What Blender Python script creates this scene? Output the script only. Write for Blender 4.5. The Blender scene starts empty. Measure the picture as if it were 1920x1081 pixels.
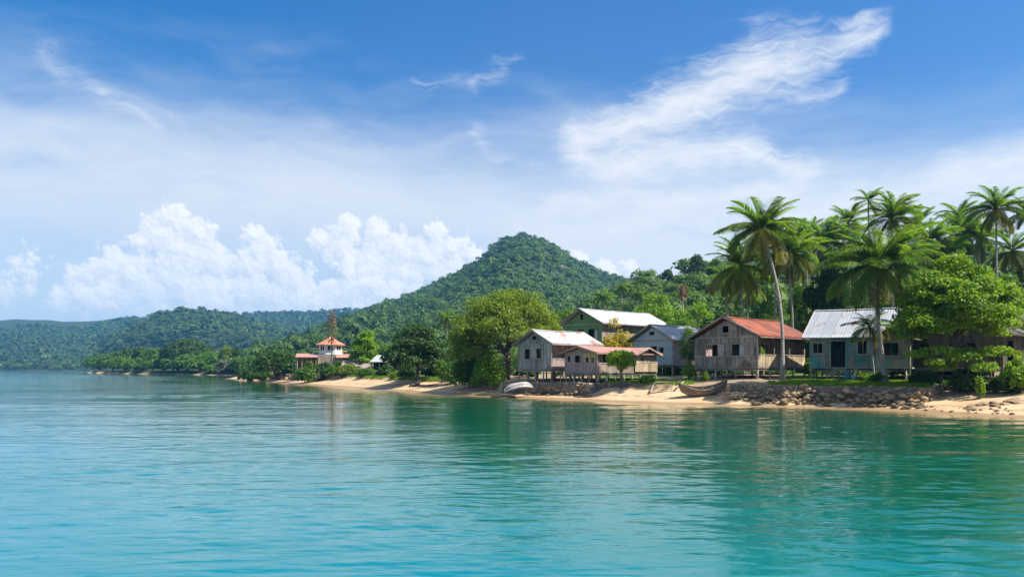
import bpy, math, random
import numpy as np
from math import sin, cos, pi, radians, atan2, sqrt
from mathutils import Vector, Matrix

scene = bpy.context.scene
COL = scene.collection
rng = np.random.default_rng(7)
random.seed(11)

# ------------------------------------------------------------------ camera
F = 1493.0      # focal length in photograph pixels (1920 wide)
CX, HY = 960.0, 691.0
H = 2.8         # eye height over the water, metres

def gx(px, Y):
    return (px - CX) / F * Y
def gz(py, Y):
    return H + (HY - py) / F * Y

cam_data = bpy.data.cameras.new('camera')
cam = bpy.data.objects.new('camera', cam_data)
COL.objects.link(cam)
cam.location = (0, 0, H)
cam.rotation_euler = (radians(90), 0, 0)
cam_data.sensor_width = 36
cam_data.lens = 36 * F / 1920
cam_data.shift_y = (HY - 540.5) / 1920
cam_data.clip_start = 0.1
cam_data.clip_end = 20000
scene.camera = cam

# ------------------------------------------------------------------ object helpers
def tag(o, label=None, cat=None, group=None, kind=None):
    if label: o['label'] = label
    if cat: o['category'] = cat
    if group: o['group'] = group
    if kind: o['kind'] = kind
    return o

def thing(name, label, cat, loc=(0, 0, 0), rz=0.0, group=None):
    o = bpy.data.objects.new(name, None)
    o.empty_display_size = 0.3
    COL.objects.link(o)
    o.location = loc
    o.rotation_euler = (0, 0, rz)
    return tag(o, label, cat, group)

def link_mesh(name, me, mats, parent=None, loc=None, rot=None, scale=None):
    o = bpy.data.objects.new(name, me)
    if mats is not None and len(me.materials) == 0:
        for m in (mats if isinstance(mats, (list, tuple)) else [mats]):
            me.materials.append(m)
    COL.objects.link(o)
    if parent is not None: o.parent = parent
    if loc is not None: o.location = loc
    if rot is not None: o.rotation_euler = rot
    if scale is not None: o.scale = scale
    return o

def np_mesh(name, verts, faces, smooth=False, attrs=None, matidx=None):
    """verts (n,3); faces (m,k) array with one k for the whole mesh"""
    me = bpy.data.meshes.new(name)
    verts = np.asarray(verts, dtype=np.float32)
    faces = np.asarray(faces, dtype=np.int32)
    m, k = faces.shape
    me.vertices.add(len(verts))
    me.vertices.foreach_set('co', verts.ravel())
    me.loops.add(m * k)
    me.loops.foreach_set('vertex_index', faces.ravel())
    me.polygons.add(m)
    me.polygons.foreach_set('loop_start', np.arange(0, m * k, k, dtype=np.int32))
    me.polygons.foreach_set('loop_total', np.full(m, k, dtype=np.int32))
    if smooth:
        me.polygons.foreach_set('use_smooth', np.ones(m, dtype=bool))
    if matidx is not None:
        me.polygons.foreach_set('material_index', np.asarray(matidx, dtype=np.int32))
    for nm, arr in (attrs or {}).items():
        a = me.attributes.new(nm, 'FLOAT', 'POINT')
        a.data.foreach_set('value', np.asarray(arr, dtype=np.float32))
    me.update(calc_edges=True)
    return me

class MB:
    """collects boxes, prisms and tubes and builds ONE mesh"""
    def __init__(s):
        s.v, s.f, s.sm = [], [], []
    def poly(s, vs, fs, smooth=False):
        b = len(s.v)
        s.v += [tuple(p) for p in vs]
        for f in fs:
            s.f.append(tuple(i + b for i in f)); s.sm.append(smooth)
        return s
    def box(s, x0, x1, y0, y1, z0, z1):
        return s.poly([(x0,y0,z0),(x1,y0,z0),(x1,y1,z0),(x0,y1,z0),(x0,y0,z1),(x1,y0,z1),(x1,y1,z1),(x0,y1,z1)],
                      [(0,3,2,1),(4,5,6,7),(0,1,5,4),(1,2,6,5),(2,3,7,6),(3,0,4,7)])
    def hull8(s, p):           # eight corners: bottom loop of four, top loop of four
        return s.poly(p, [(0,3,2,1),(4,5,6,7),(0,1,5,4),(1,2,6,5),(2,3,7,6),(3,0,4,7)])
    def bar(s, a, b, w, h, up=(0, 0, 1)):
        a, b = Vector(a), Vector(b)
        d = (b - a).normalized()
        x = d.cross(Vector(up))
        if x.length < 1e-4: x = d.cross(Vector((0, 1, 0)))
        x.normalize(); z = x.cross(d)
        x *= w / 2; z *= h / 2
        return s.hull8([a-x-z, a+x-z, b+x-z, b-x-z, a-x+z, a+x+z, b+x+z, b-x+z])
    def tube(s, pts, rad, n=8, cap=True, jit=0.0):
        pts = [Vector(p) for p in pts]
        rings = []
        b = len(s.v)
        for i, p in enumerate(pts):
            d = (pts[min(i+1, len(pts)-1)] - pts[max(i-1, 0)]).normalized()
            x = d.cross(Vector((0.31, 0.95, 0.02)))
            if x.length < .05: x = d.cross(Vector((1, 0, 0)))
            x.normalize(); y = d.cross(x)
            r = rad[i] if isinstance(rad, (list, tuple)) else rad
            for k in range(n):
                a = 2 * pi * k / n
                rr = r * (1 + (random.uniform(-jit, jit) if jit else 0))
                s.v.append(tuple(p + x * cos(a) * rr + y * sin(a) * rr))
        for i in range(len(pts) - 1):
            for k in range(n):
                k2 = (k + 1) % n
                s.f.append((b+i*n+k, b+i*n+k2, b+(i+1)*n+k2, b+(i+1)*n+k)); s.sm.append(True)
        if cap:
            s.f.append(tuple(b + k for k in range(n))[::-1]); s.sm.append(False)
            e = b + (len(pts) - 1) * n
            s.f.append(tuple(e + k for k in range(n))); s.sm.append(False)
        return s
    def mesh(s, name):
        me = bpy.data.meshes.new(name)
        me.from_pydata(s.v, [], s.f)
        me.polygons.foreach_set('use_smooth', s.sm)
        me.update()
        return me
    def build(s, name, mat, parent=None, **kw):
        return link_mesh(name, s.mesh(name), mat, parent, **kw)

# ------------------------------------------------------------------ noise
def _hash(ix, iy, seed):
    n = (ix.astype(np.int64) * 374761393 + iy.astype(np.int64) * 668265263 + seed * 974634777) & 0x7fffffff
    n = ((n ^ (n >> 13)) * 1274126177) & 0x7fffffff
    return ((n ^ (n >> 16)) & 0xffff) / 65535.0
def vnoise(x, y, seed=0):
    x = np.asarray(x, float); y = np.asarray(y, float)
    ix, iy = np.floor(x), np.floor(y)
    fx, fy = x - ix, y - iy
    fx = fx*fx*(3-2*fx); fy = fy*fy*(3-2*fy)
    a = _hash(ix, iy, seed); b = _hash(ix+1, iy, seed); c = _hash(ix, iy+1, seed); d = _hash(ix+1, iy+1, seed)
    return (a + (b-a)*fx) * (1-fy) + (c + (d-c)*fx) * fy
def fbm(x, y, seed=0, oct=4):
    t = 0; amp = .5; s = 0
    for o in range(oct):
        t = t + amp * (vnoise(x * 2**o + 17*o, y * 2**o - 9*o, seed + o) - .5); s += amp; amp *= .5
    return t / s * 2      # about -1..1

# ------------------------------------------------------------------ node helpers
class Sock:
    """a float socket with arithmetic"""
    def __init__(s, nt, sock): s.nt, s.s = nt, sock
    def op(s, o, a=None, b=None, clamp=False):
        n = s.nt.nodes.new('ShaderNodeMath'); n.operation = o; n.use_clamp = clamp
        s.nt.links.new(s.s, n.inputs[0])
        for i, x in ((1, a), (2, b)):
            if x is None: continue
            if isinstance(x, Sock): s.nt.links.new(x.s, n.inputs[i])
            else: n.inputs[i].default_value = x
        return Sock(s.nt, n.outputs[0])
    def __add__(s, o): return s.op('ADD', o)
    __radd__ = __add__
    def __mul__(s, o): return s.op('MULTIPLY', o)
    __rmul__ = __mul__
    def __sub__(s, o): return s.op('SUBTRACT', o)
    def __rsub__(s, o): return s.op('MULTIPLY_ADD', -1.0, o)
    def __truediv__(s, o): return s.op('DIVIDE', o)
    def clamp01(s): return s.op('ADD', 0.0, clamp=True)
    def maximum(s, o): return s.op('MAXIMUM', o)
    def minimum(s, o): return s.op('MINIMUM', o)
    def step(s, lo, hi):
        n = s.nt.nodes.new('ShaderNodeMapRange'); n.interpolation_type = 'SMOOTHSTEP'
        s.nt.links.new(s.s, n.inputs['Value'])
        for k, x in (('From Min', lo), ('From Max', hi)):
            if isinstance(x, Sock): s.nt.links.new(x.s, n.inputs[k])
            else: n.inputs[k].default_value = x
        return Sock(s.nt, n.outputs['Result'])

def mixc(nt, fac, a, b, blend='MIX'):
    n = nt.nodes.new('ShaderNodeMix'); n.data_type = 'RGBA'; n.blend_type = blend
    def put(sock, x):
        if isinstance(x, Sock): nt.links.new(x.s, sock)
        elif isinstance(x, bpy.types.NodeSocket): nt.links.new(x, sock)
        elif isinstance(x, (int, float)): sock.default_value = x
        else: sock.default_value = (*x[:3], 1)
    put(n.inputs[0], fac); put(n.inputs[6], a); put(n.inputs[7], b)
    return n.outputs[2]

def noise(nt, vec, scale, detail=3, rough=.55, dist=0.0, dims='3D'):
    n = nt.nodes.new('ShaderNodeTexNoise'); n.noise_dimensions = dims
    if vec is not None: nt.links.new(vec, n.inputs['Vector'])
    n.inputs['Scale'].default_value = scale; n.inputs['Detail'].default_value = detail
    n.inputs['Roughness'].default_value = rough; n.inputs['Distortion'].default_value = dist
    return Sock(nt, n.outputs['Fac'] if 'Fac' in n.outputs else n.outputs[0])

def mapping(nt, vec, loc=(0,0,0), rot=(0,0,0), scale=(1,1,1)):
    n = nt.nodes.new('ShaderNodeMapping')
    nt.links.new(vec, n.inputs[0])
    n.inputs[1].default_value = loc; n.inputs[2].default_value = rot; n.inputs[3].default_value = scale
    return n.outputs[0]

def new_mat(name):
    m = bpy.data.materials.new(name); m.use_nodes = True
    nt = m.node_tree
    b = nt.nodes['Principled BSDF']
    return m, nt, b

def bump(nt, bsdf, h, strength=.4, dist=.02):
    n = nt.nodes.new('ShaderNodeBump'); n.inputs['Strength'].default_value = strength; n.inputs['Distance'].default_value = dist
    nt.links.new(h.s, n.inputs['Height']); nt.links.new(n.outputs[0], bsdf.inputs['Normal'])

def setc(nt, sock, x):
    if isinstance(x, bpy.types.NodeSocket): nt.links.new(x, sock)
    else: sock.default_value = (*x, 1)

# ------------------------------------------------------------------ sun
TO_SUN = Vector((0.60, -0.20, 0.77)).normalized()
sd = bpy.data.lights.new('sun', 'SUN')
sd.energy = 5.0; sd.angle = radians(.55); sd.color = (1.0, .94, .84)
sun = bpy.data.objects.new('sun', sd); COL.objects.link(sun)
sun.rotation_euler = TO_SUN.to_track_quat('Z', 'Y').to_euler()
sun.location = (60, 20, 90)
SUN_EL = math.asin(TO_SUN.z); SUN_AZ = atan2(TO_SUN.x, TO_SUN.y)   # azimuth from +Y towards +X
# ------------------------------------------------------------------ sky: clear air plus high cirrus and a far cumulus bank, by compass direction
DEG = 180 / pi
def ae(px, py):                       # azimuth, elevation in degrees of a photographed direction
    x, y, z = (px - CX) / F, 1.0, (HY - py) / F
    return atan2(x, y) * DEG, math.asin(z / sqrt(x*x + y*y + z*z)) * DEG
def ar(r): return r / F * DEG * .93

world = bpy.data.worlds.new('World'); scene.world = world
world.use_nodes = True
W = world.node_tree
bg = W.nodes['Background']
sky = W.nodes.new('ShaderNodeTexSky'); sky.sky_type = 'NISHITA'; sky.sun_disc = False
sky.sun_elevation = SUN_EL; sky.sun_rotation = SUN_AZ
sky.altitude = 0; sky.air_density = 1.0; sky.dust_density = .35; sky.ozone_density = 2.2

def cloud_group(name, blobs, k, segs=()):
    g = bpy.data.node_groups.new(name, 'ShaderNodeTree')
    g.interface.new_socket('p', in_out='INPUT', socket_type='NodeSocketVector')
    g.interface.new_socket('f', in_out='OUTPUT', socket_type='NodeSocketFloat')
    i = g.nodes.new('NodeGroupInput'); o = g.nodes.new('NodeGroupOutput')
    P = i.outputs[0]; acc = None
    for (px, py, r, *amp) in blobs:
        a, e = ae(px, py)
        d = g.nodes.new('ShaderNodeVectorMath'); d.operation = 'DISTANCE'
        g.links.new(P, d.inputs[0]); d.inputs[1].default_value = (a, e, 0)
        am = amp[0] if amp else 1.0
        t = Sock(g, d.outputs['Value']).op('MULTIPLY_ADD', -am / ar(r), am)
        acc = t if acc is None else acc.op('SMOOTH_MAX', t, k)
    for (x0, y0, x1, y1, r, am) in segs:
        a = Vector((*ae(x0, y0), 0)); b = Vector((*ae(x1, y1), 0)); ab = b - a
        s1 = g.nodes.new('ShaderNodeVectorMath'); s1.operation = 'SUBTRACT'
        g.links.new(P, s1.inputs[0]); s1.inputs[1].default_value = a
        dt = g.nodes.new('ShaderNodeVectorMath'); dt.operation = 'DOT_PRODUCT'
        g.links.new(s1.outputs[0], dt.inputs[0]); dt.inputs[1].default_value = ab / ab.length_squared
        t = Sock(g, dt.outputs['Value']).clamp01()
        sc = g.nodes.new('ShaderNodeVectorMath'); sc.operation = 'SCALE'
        sc.inputs[0].default_value = ab; g.links.new(t.s, sc.inputs['Scale'])
        di = g.nodes.new('ShaderNodeVectorMath'); di.operation = 'DISTANCE'
        g.links.new(s1.outputs[0], di.inputs[0]); g.links.new(sc.outputs[0], di.inputs[1])
        v = Sock(g, di.outputs['Value']).op('MULTIPLY_ADD', -am / ar(r), am)
        acc = v if acc is None else acc.op('SMOOTH_MAX', v, k)
    g.links.new(acc.s, o.inputs[0])
    return g
def use_group(g, vec):
    n = W.nodes.new('ShaderNodeGroup'); n.node_tree = g
    W.links.new(vec, n.inputs[0]); return Sock(W, n.outputs[0])
def vop(o, a, b):
    n = W.nodes.new('ShaderNodeVectorMath'); n.operation = o
    for s, x in ((n.inputs[0], a), (n.inputs[1], b)):
        if isinstance(x, tuple): s.default_value = x
        else: W.links.new(x, s)
    return n.outputs[0]

tc = W.nodes.new('ShaderNodeTexCoord')
sep = W.nodes.new('ShaderNodeSeparateXYZ'); W.links.new(tc.outputs['Generated'], sep.inputs[0])
az = Sock(W, sep.outputs[0]).op('ARCTAN2', Sock(W, sep.outputs[1])) * DEG
el = Sock(W, sep.outputs[2]).op('ARCSINE') * DEG
cmb = W.nodes.new('ShaderNodeCombineXYZ'); W.links.new(az.s, cmb.inputs[0]); W.links.new(el.s, cmb.inputs[1])
P0 = cmb.outputs[0]
def warp(vec, scale, amt, detail=3, off=0.0):
    n = W.nodes.new('ShaderNodeTexNoise'); n.noise_dimensions = '2D'; n.inputs['Scale'].default_value = scale; n.inputs['Detail'].default_value = detail
    W.links.new(vop('ADD', vec, (off, off, off)), n.inputs['Vector'])
    d = vop('SUBTRACT', n.outputs['Color'], (.5, .5, .5))
    return vop('ADD', vec, vop('MULTIPLY', d, (amt, amt, 0)))

# --- cirrus
blobs = [(1440,185,110,.55),(1480,215,70,.4),(1300,300,110,.5),(1180,300,90,.4)]
segs = [(1650,55,1560,98,44,0.70),(1610,60,1420,140,75,0.74),(1560,160,1420,195,57,0.65),(1420,130,1250,215,120,0.93),(1480,110,1360,170,130,0.88),
        (1330,180,1160,245,104,0.93),(1230,225,1085,262,86,0.93),(1085,255,1085,300,68,0.88),(1085,295,1180,322,73,0.84),(1150,318,1300,290,94,0.93),
        (1290,285,1400,295,81,0.93),(1390,292,1525,320,57,0.88),(1470,200,1360,240,78,0.42),
        (1020,385,1500,345,70,0.75),(960,430,1250,410,60,0.60),(1480,400,1920,310,80,0.80),(1780,330,1960,280,91,0.74),
        (795,156,850,148,42,0.56),(850,150,880,156,46,0.47),(870,152,942,136,38,0.62),(922,112,978,106,35,0.39),(885,215,905,262,52,0.48),(905,262,940,288,52,0.47),(935,285,1000,302,42,0.43),
        (0,100,120,160,51,0.34),(90,100,200,180,60,0.51),(200,180,290,250,42,0.58),(200,180,400,260,51,0.42),(400,260,720,300,66,0.36),
        (600,240,720,290,39,0.38),(0,200,240,250,90,0.38),(440,205,560,220,90,0.30),(620,235,640,240,54,0.34)]
gc = cloud_group('cirrus_density', blobs, .3, segs)
pc = warp(warp(P0, .16, 2.6, 2, 3.1), .6, 1.1, 4, 8.7)
fc = use_group(gc, pc)
st = mapping(W, warp(P0, .22, 2.4, 2, 1.3), rot=(0, 0, radians(-24)), scale=(.10, .95, 1))
n1 = noise(W, st, 1.0, 5, .6, 0, '2D')
st2 = mapping(W, warp(P0, .5, 1.6, 2, 5.3), rot=(0, 0, radians(-30)), scale=(.25, 2.6, 1))
n2 = noise(W, st2, 1.0, 4, .6, 0, '2D')
fib = n1 * .60 + n2 * .55 - .08
cir = (fc * 1.50 - (1.0 - fib) * 1.20 + .20).step(.0, 1.20) * fc.step(-.02, .60) * .94

# --- milky veil of high cloud low over the horizon
n3 = noise(W, mapping(W, warp(P0, .08, 7, 2, 2.0), rot=(0,0,radians(7)), scale=(.035, .20, 1)), 1.0, 4, .56, 0, '2D')
n4 = noise(W, mapping(W, warp(P0, .2, 2.2, 2, 4.0), rot=(0,0,radians(10)), scale=(.10, .5, 1)), 1.0, 4, .6, 0, '2D')
# upper edge of the veil dips in the middle of the view
edge = 16.2 - az.step(4, 24) * 2.8 - (1.0 - az.step(-36, -22)) * 1.0
hgt = el - edge + (n3 - .5) * 8.0 + (n4 - .5) * 4.0
clear = (1.0 - el.step(5.0, 12.5)) * (1.0 - az.step(-6, 4)) * .42      # bluer air round the cumulus
veil = (1.0 - clear) * (1.0 - hgt.step(-6.0, 5.5)) * ((n4 - .5) * .9 + 1.02).clamp01() * (az.step(-6, 6) * (1.0 - el.step(9, 15)) * .06 + .92) * (1.0 - az.step(20, 27) * el.step(12, 16) * .6)
low = (1.0 - el.step(-1.0, 9.0)) * .35

# --- cumulus bank
cum = [(325,412,34),(300,440,42),(372,432,34),(345,470,60),(268,452,30),(392,490,52),(330,520,74),(205,498,42),(160,520,34),
       (245,515,50),(140,545,34),(205,550,52),(280,550,66),(402,545,60),(475,440,26),(490,468,38),(520,500,45),(470,505,48),(560,530,48),
       (600,556,42),(460,548,60),(520,565,54),(597,450,24),(655,428,32),(705,438,36),(640,462,46),(745,466,46),(690,485,58),
       (818,440,28),(852,468,38),(800,485,52),(885,480,28),(760,520,62),(845,515,56),(700,545,60),(15,540,30,.55),(50,546,20,.5),(48,500,28,.35),
       (1085,486,20),(1130,500,20),(1180,503,22),(1100,512,26),(1150,516,24)]
front = [(650,503,28),(690,528,34),(735,550,30),(650,548,46),(600,590,46),(170,560,40),(110,570,30),(560,575,40),(390,575,50)]
gq = cloud_group('cumulus_density', cum, .18)
gf = cloud_group('cumulus_front_density', front, .18)
def vor(vec, scale, smooth=.35):
    n = W.nodes.new('ShaderNodeTexVoronoi'); n.voronoi_dimensions = '2D'; n.feature = 'F1'; n.inputs['Scale'].default_value = scale
    W.links.new(vec, n.inputs['Vector']); return Sock(W, n.outputs['Distance'])
def dens(vec, g):
    v = warp(vec, 1.3, .55, 3, 2.2)
    f = use_group(g, v)
    b = (.5 - vor(v, .95)) * .55 + (.5 - vor(v, 2.1)) * .34 + (.5 - vor(v, 4.6)) * .18
    return f + b - .04, b
def layer(g):
    d0, b0 = dens(P0, g)
    d1, b1 = dens(vop('ADD', P0, (.38, .50, 0)), g)
    d2, b2 = dens(vop('ADD', P0, (.10, .14, 0)), g)
    rel = (d0 - d1) * .42 + (d0 - d2) * .95 + .58
    return d0.step(.0, .42) * .95, rel.op('MINIMUM', 1.0).maximum(.0)
a1, l1 = layer(gq)
a2, l2 = layer(gf)
fade = el.step(1.2, 6.5)
a1 = a1 * (fade * .8 + .12); a2 = a2 * (fade * .8 + .10)

hi_t = mixc(W, az.step(-34, 6), (.06, .95, 1.62), (.46, 1.10, 1.72))
tint = mixc(W, el.step(3, 30), (.90, 1.22, 1.48), hi_t)
base = mixc(W, 1.0, sky.outputs[0], tint, 'MULTIPLY')
VEILC, CIRC = (9.1, 9.6, 10.3), (9.9, 10.2, 10.6)
over = el.step(33, 58) * .62                      # white veil added above the view, to lift and whiten the ambient light
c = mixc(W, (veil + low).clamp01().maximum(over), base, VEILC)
c = mixc(W, cir, c, CIRC)
cu = mixc(W, a1, c, mixc(W, l1, (7.9, 8.6, 9.8), (12.0, 12.0, 11.9)))
cu = mixc(W, a2, cu, mixc(W, l2, (7.9, 8.6, 9.8), (12.0, 12.0, 11.9)))
STR = .0505
W.links.new(c, bg.inputs['Color']); bg.inputs['Strength'].default_value = STR
bg2 = W.nodes.new('ShaderNodeBackground'); bg2.inputs['Strength'].default_value = STR
W.links.new(cu, bg2.inputs['Color'])
# the cumulus bank only stands in one low sector of the sky: elsewhere its nodes are skipped
inside = el.op('LESS_THAN', 15.0) * el.op('GREATER_THAN', .5) * az.op('LESS_THAN', 11.0) * az.op('GREATER_THAN', -42.0)
ms = W.nodes.new('ShaderNodeMixShader'); W.links.new(inside.s, ms.inputs[0])
W.links.new(bg.outputs[0], ms.inputs[1]); W.links.new(bg2.outputs[0], ms.inputs[2])
W.links.new(ms.outputs[0], W.nodes['World Output'].inputs[0])
world.cycles.sampling_method = 'MANUAL'
world.cycles.sample_map_resolution = 512
# ------------------------------------------------------------------ coast line and terrain height
def wl(px, py):                       # a point of the water line
    Y = H * F / (py - HY)
    return (gx(px, Y), Y)
SHORE = [(6000, -400), (160, -60), (95, -10), (58, 18), (40, 34)] + [wl(*p) for p in
    [(1920,782),(1800,776),(1700,769),(1600,765),(1500,762),(1400,760),(1300,757),(1200,754),(1100,750),(1000,745),(900,741),
     (800,735),(700,728),(600,721.5),(540,717),(480,713),(432,709.5)]] + \
    [(-84, 236), (-92, 285), (-112, 330), (-145, 368), (-182, 405), (-225, 455), (-268, 510), (-286, 535), (-280, 560), (-240, 600),
     (-215, 680), (-260, 860), (-420, 1060), (-800, 1220), (-1300, 1290), (-2600, 1250), (-4000, 1200)]
POLY = np.array(SHORE + [(-9000, 1200), (-9000, 14000), (9000, 14000), (9000, -400)], float)
SH = np.array(SHORE, float)

def shore_dist(x, y):
    """signed distance to the water line, positive on land"""
    x = np.asarray(x, float).ravel(); y = np.asarray(y, float).ravel()
    d2 = np.full(x.shape, 1e18)
    for (ax, ay), (bx, by) in zip(SH[:-1], SH[1:]):
        ux, uy = bx-ax, by-ay
        t = np.clip(((x-ax)*ux + (y-ay)*uy) / (ux*ux+uy*uy), 0, 1)
        d2 = np.minimum(d2, (x-ax-t*ux)**2 + (y-ay-t*uy)**2)
    ins = np.zeros(x.shape, bool)
    n = len(POLY)
    for i in range(n):
        ax, ay = POLY[i]; bx, by = POLY[(i+1) % n]
        if ay == by: continue
        c = ((ay > y) != (by > y)) & (x < (bx-ax)*(y-ay)/(by-ay) + ax)
        ins ^= c
    return np.where(ins, 1, -1) * np.sqrt(d2)

def u2px(x, y): return CX + F * x / np.maximum(y, 1.0)

E_PX = [-2000, 100, 170, 300, 445, 470, 500, 545, 600, 650, 750, 850, 915, 945, 1105, 1130, 1240, 1300, 1350, 1395, 1700, 1742, 1765, 1850, 1920, 2600]
E_D  = [  2,    2,  1.6,  2,   3,   2.2, 2.0, 3.2, 4.4, 5.6, 5.2, 5.4, 4.6, 2.3, 2.4, 4.3, 5.4,  6.4,  4.2,  2.9,  2.9,  3.4,  7.5,  8.0, 9.0, 9.0]
B_PX = [0, 500, 560, 700, 850, 940, 1105, 1130, 1320, 1360, 1700, 1760, 1920]
B_S = [.15, .2, .14, .2, .2, .16, .16, .25, .22, .18, .15, .16, .15]
def edge_d(px): return np.interp(px, E_PX, E_D)

def sil(tab, ridge, canopy):
    px = np.array([t[0] for t in tab], float); py = np.array([t[1] for t in tab], float)
    return px, (HY - py) / F * ridge + H - canopy
HILLS = [   # silhouette in photographed directions, ridge depth, front foot, back foot, canopy height
    dict(tab=[(-2500,606),(-900,600),(-300,590),(0,594),(50,592),(100,595),(160,597),(225,589),(270,590),(330,600),(400,596),(440,586),(500,582),(600,580),(680,576),(760,577),(900,590),(1100,600),(1500,600),(3000,600)],
         yr=2300, yf=1240, yb=3900, can=8, seed=3, amp=18, sc=190),
    dict(tab=[(-200,700),(130,690),(165,655),(200,634),(230,614),(260,597),(300,583),(350,577),(400,577),(440,585),(490,600),(540,612),(600,625),(700,640),(800,650),(3000,650)],
         yr=1450, yf=760, yb=2100, can=8, seed=23, amp=12, sc=120),
    dict(tab=[(300,700),(380,676),(420,662),(470,645),(520,634),(560,622),(600,606),(640,594),(670,584),(700,572),(740,560),(800,535),(850,510),(880,493),(905,475),(925,455),(950,441),(968,436.5),(985,436),(1010,440),(1040,455),(1060,470),(1080,485),(1100,497),(1120,506),(1150,515),(1180,521),(1260,528),(1400,535),(1600,540),(3000,560)],
         yr=1050, yf=270, yb=1800, can=7, seed=41, amp=15, sc=130),
    dict(tab=[(700,690),(900,650),(1000,610),(1060,580),(1100,552),(1150,524),(1180,510),(1230,496),(1280,486),(1310,475),(1350,467),(1400,470),(1500,458),(1700,446),(1800,440),(1920,434),(2300,400),(3500,380)],
         yr=300, yf=112, yb=620, can=7, seed=61, amp=4.5, sc=34),
]
for h in HILLS: h['px'], h['z'] = sil(h['tab'], h['yr'], h['can'])

def hill_h(h, x, y):
    px = u2px(x, y)
    z = np.interp(px, h['px'], h['z'])
    t = (y - h['yf']) / (h['yr'] - h['yf'])
    n = fbm(x / h['sc'], y / h['sc'], h['seed'], 4)
    front = np.clip(t, 0, 1)
    prof = np.where(t <= 1, front * (1 - .25 * (1 - front)), np.clip((h['yb'] - y) / (h['yb'] - h['yr']), 0, 1) ** 1.3)
    g = n * h['amp'] * np.clip(front * (1 - front) * 4, 0, 1) * np.clip(z / 40, .1, 1)
    return np.where(t > 0, np.maximum(z, 0) * prof + g * (t <= 1), -50)

def land_h(x, y, d=None):
    shp = np.shape(x)
    x = np.asarray(x, float).ravel(); y = np.asarray(y, float).ravel()
    if d is None: d = shore_dist(x, y)
    px = u2px(x, y)
    e = edge_d(px)
    n1 = fbm(x / 2.3, y / 2.3, 5, 3); n2 = fbm(x / 9, y / 9, 9, 3)
    beach = np.interp(px, B_PX, B_S) * np.clip(d, 0, 50) - .02 + n1 * .05 * np.clip(d / 2, 0, 1)
    top = np.interp(d - e, [0, 12, 40, 120, 400], [1.40, 2.04, 2.6, 4.2, 9]) + n2 * .10 * np.clip((d - e) / 5, 0, 1)
    k = np.clip((d - e) / .35, 0, 1)
    near = np.where(d > e, beach * (1 - k) + top * k, np.minimum(beach, 1.25))
    sea = np.interp(d, [-400, -60, -20, -6, 0], [-12, -7, -3.2, -.8, 0])
    z = np.where(d > 0, near, sea)
    hill = np.full(x.shape, -50.0)
    for h in HILLS: hill = np.maximum(hill, hill_h(h, x, y))
    w = np.clip((d - 14) / 50, 0, 1)
    z = np.where(d > 14, np.maximum(z, z * (1 - w) + hill * w), z)
    return z.reshape(shp)

def ground(x, y): return float(land_h(np.array([x]), np.array([y]))[0])

# ------------------------------------------------------------------ polar sheets round the viewpoint
def polar(az0, az1, na, r0, r1, nr, azs=None):
    azs = np.radians(np.linspace(az0, az1, na)) if azs is None else azs
    rs = np.exp(np.linspace(math.log(r0), math.log(r1), nr))
    A, R = np.meshgrid(azs, rs)
    X = np.sin(A) * R; Y = np.cos(A) * R
    i = np.arange((nr-1)*na).reshape(nr-1, na)[:, :-1].ravel()
    faces = np.stack([i, i+1, i+1+na, i+na], 1)
    return X.ravel(), Y.ravel(), faces, R.ravel()

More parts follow.
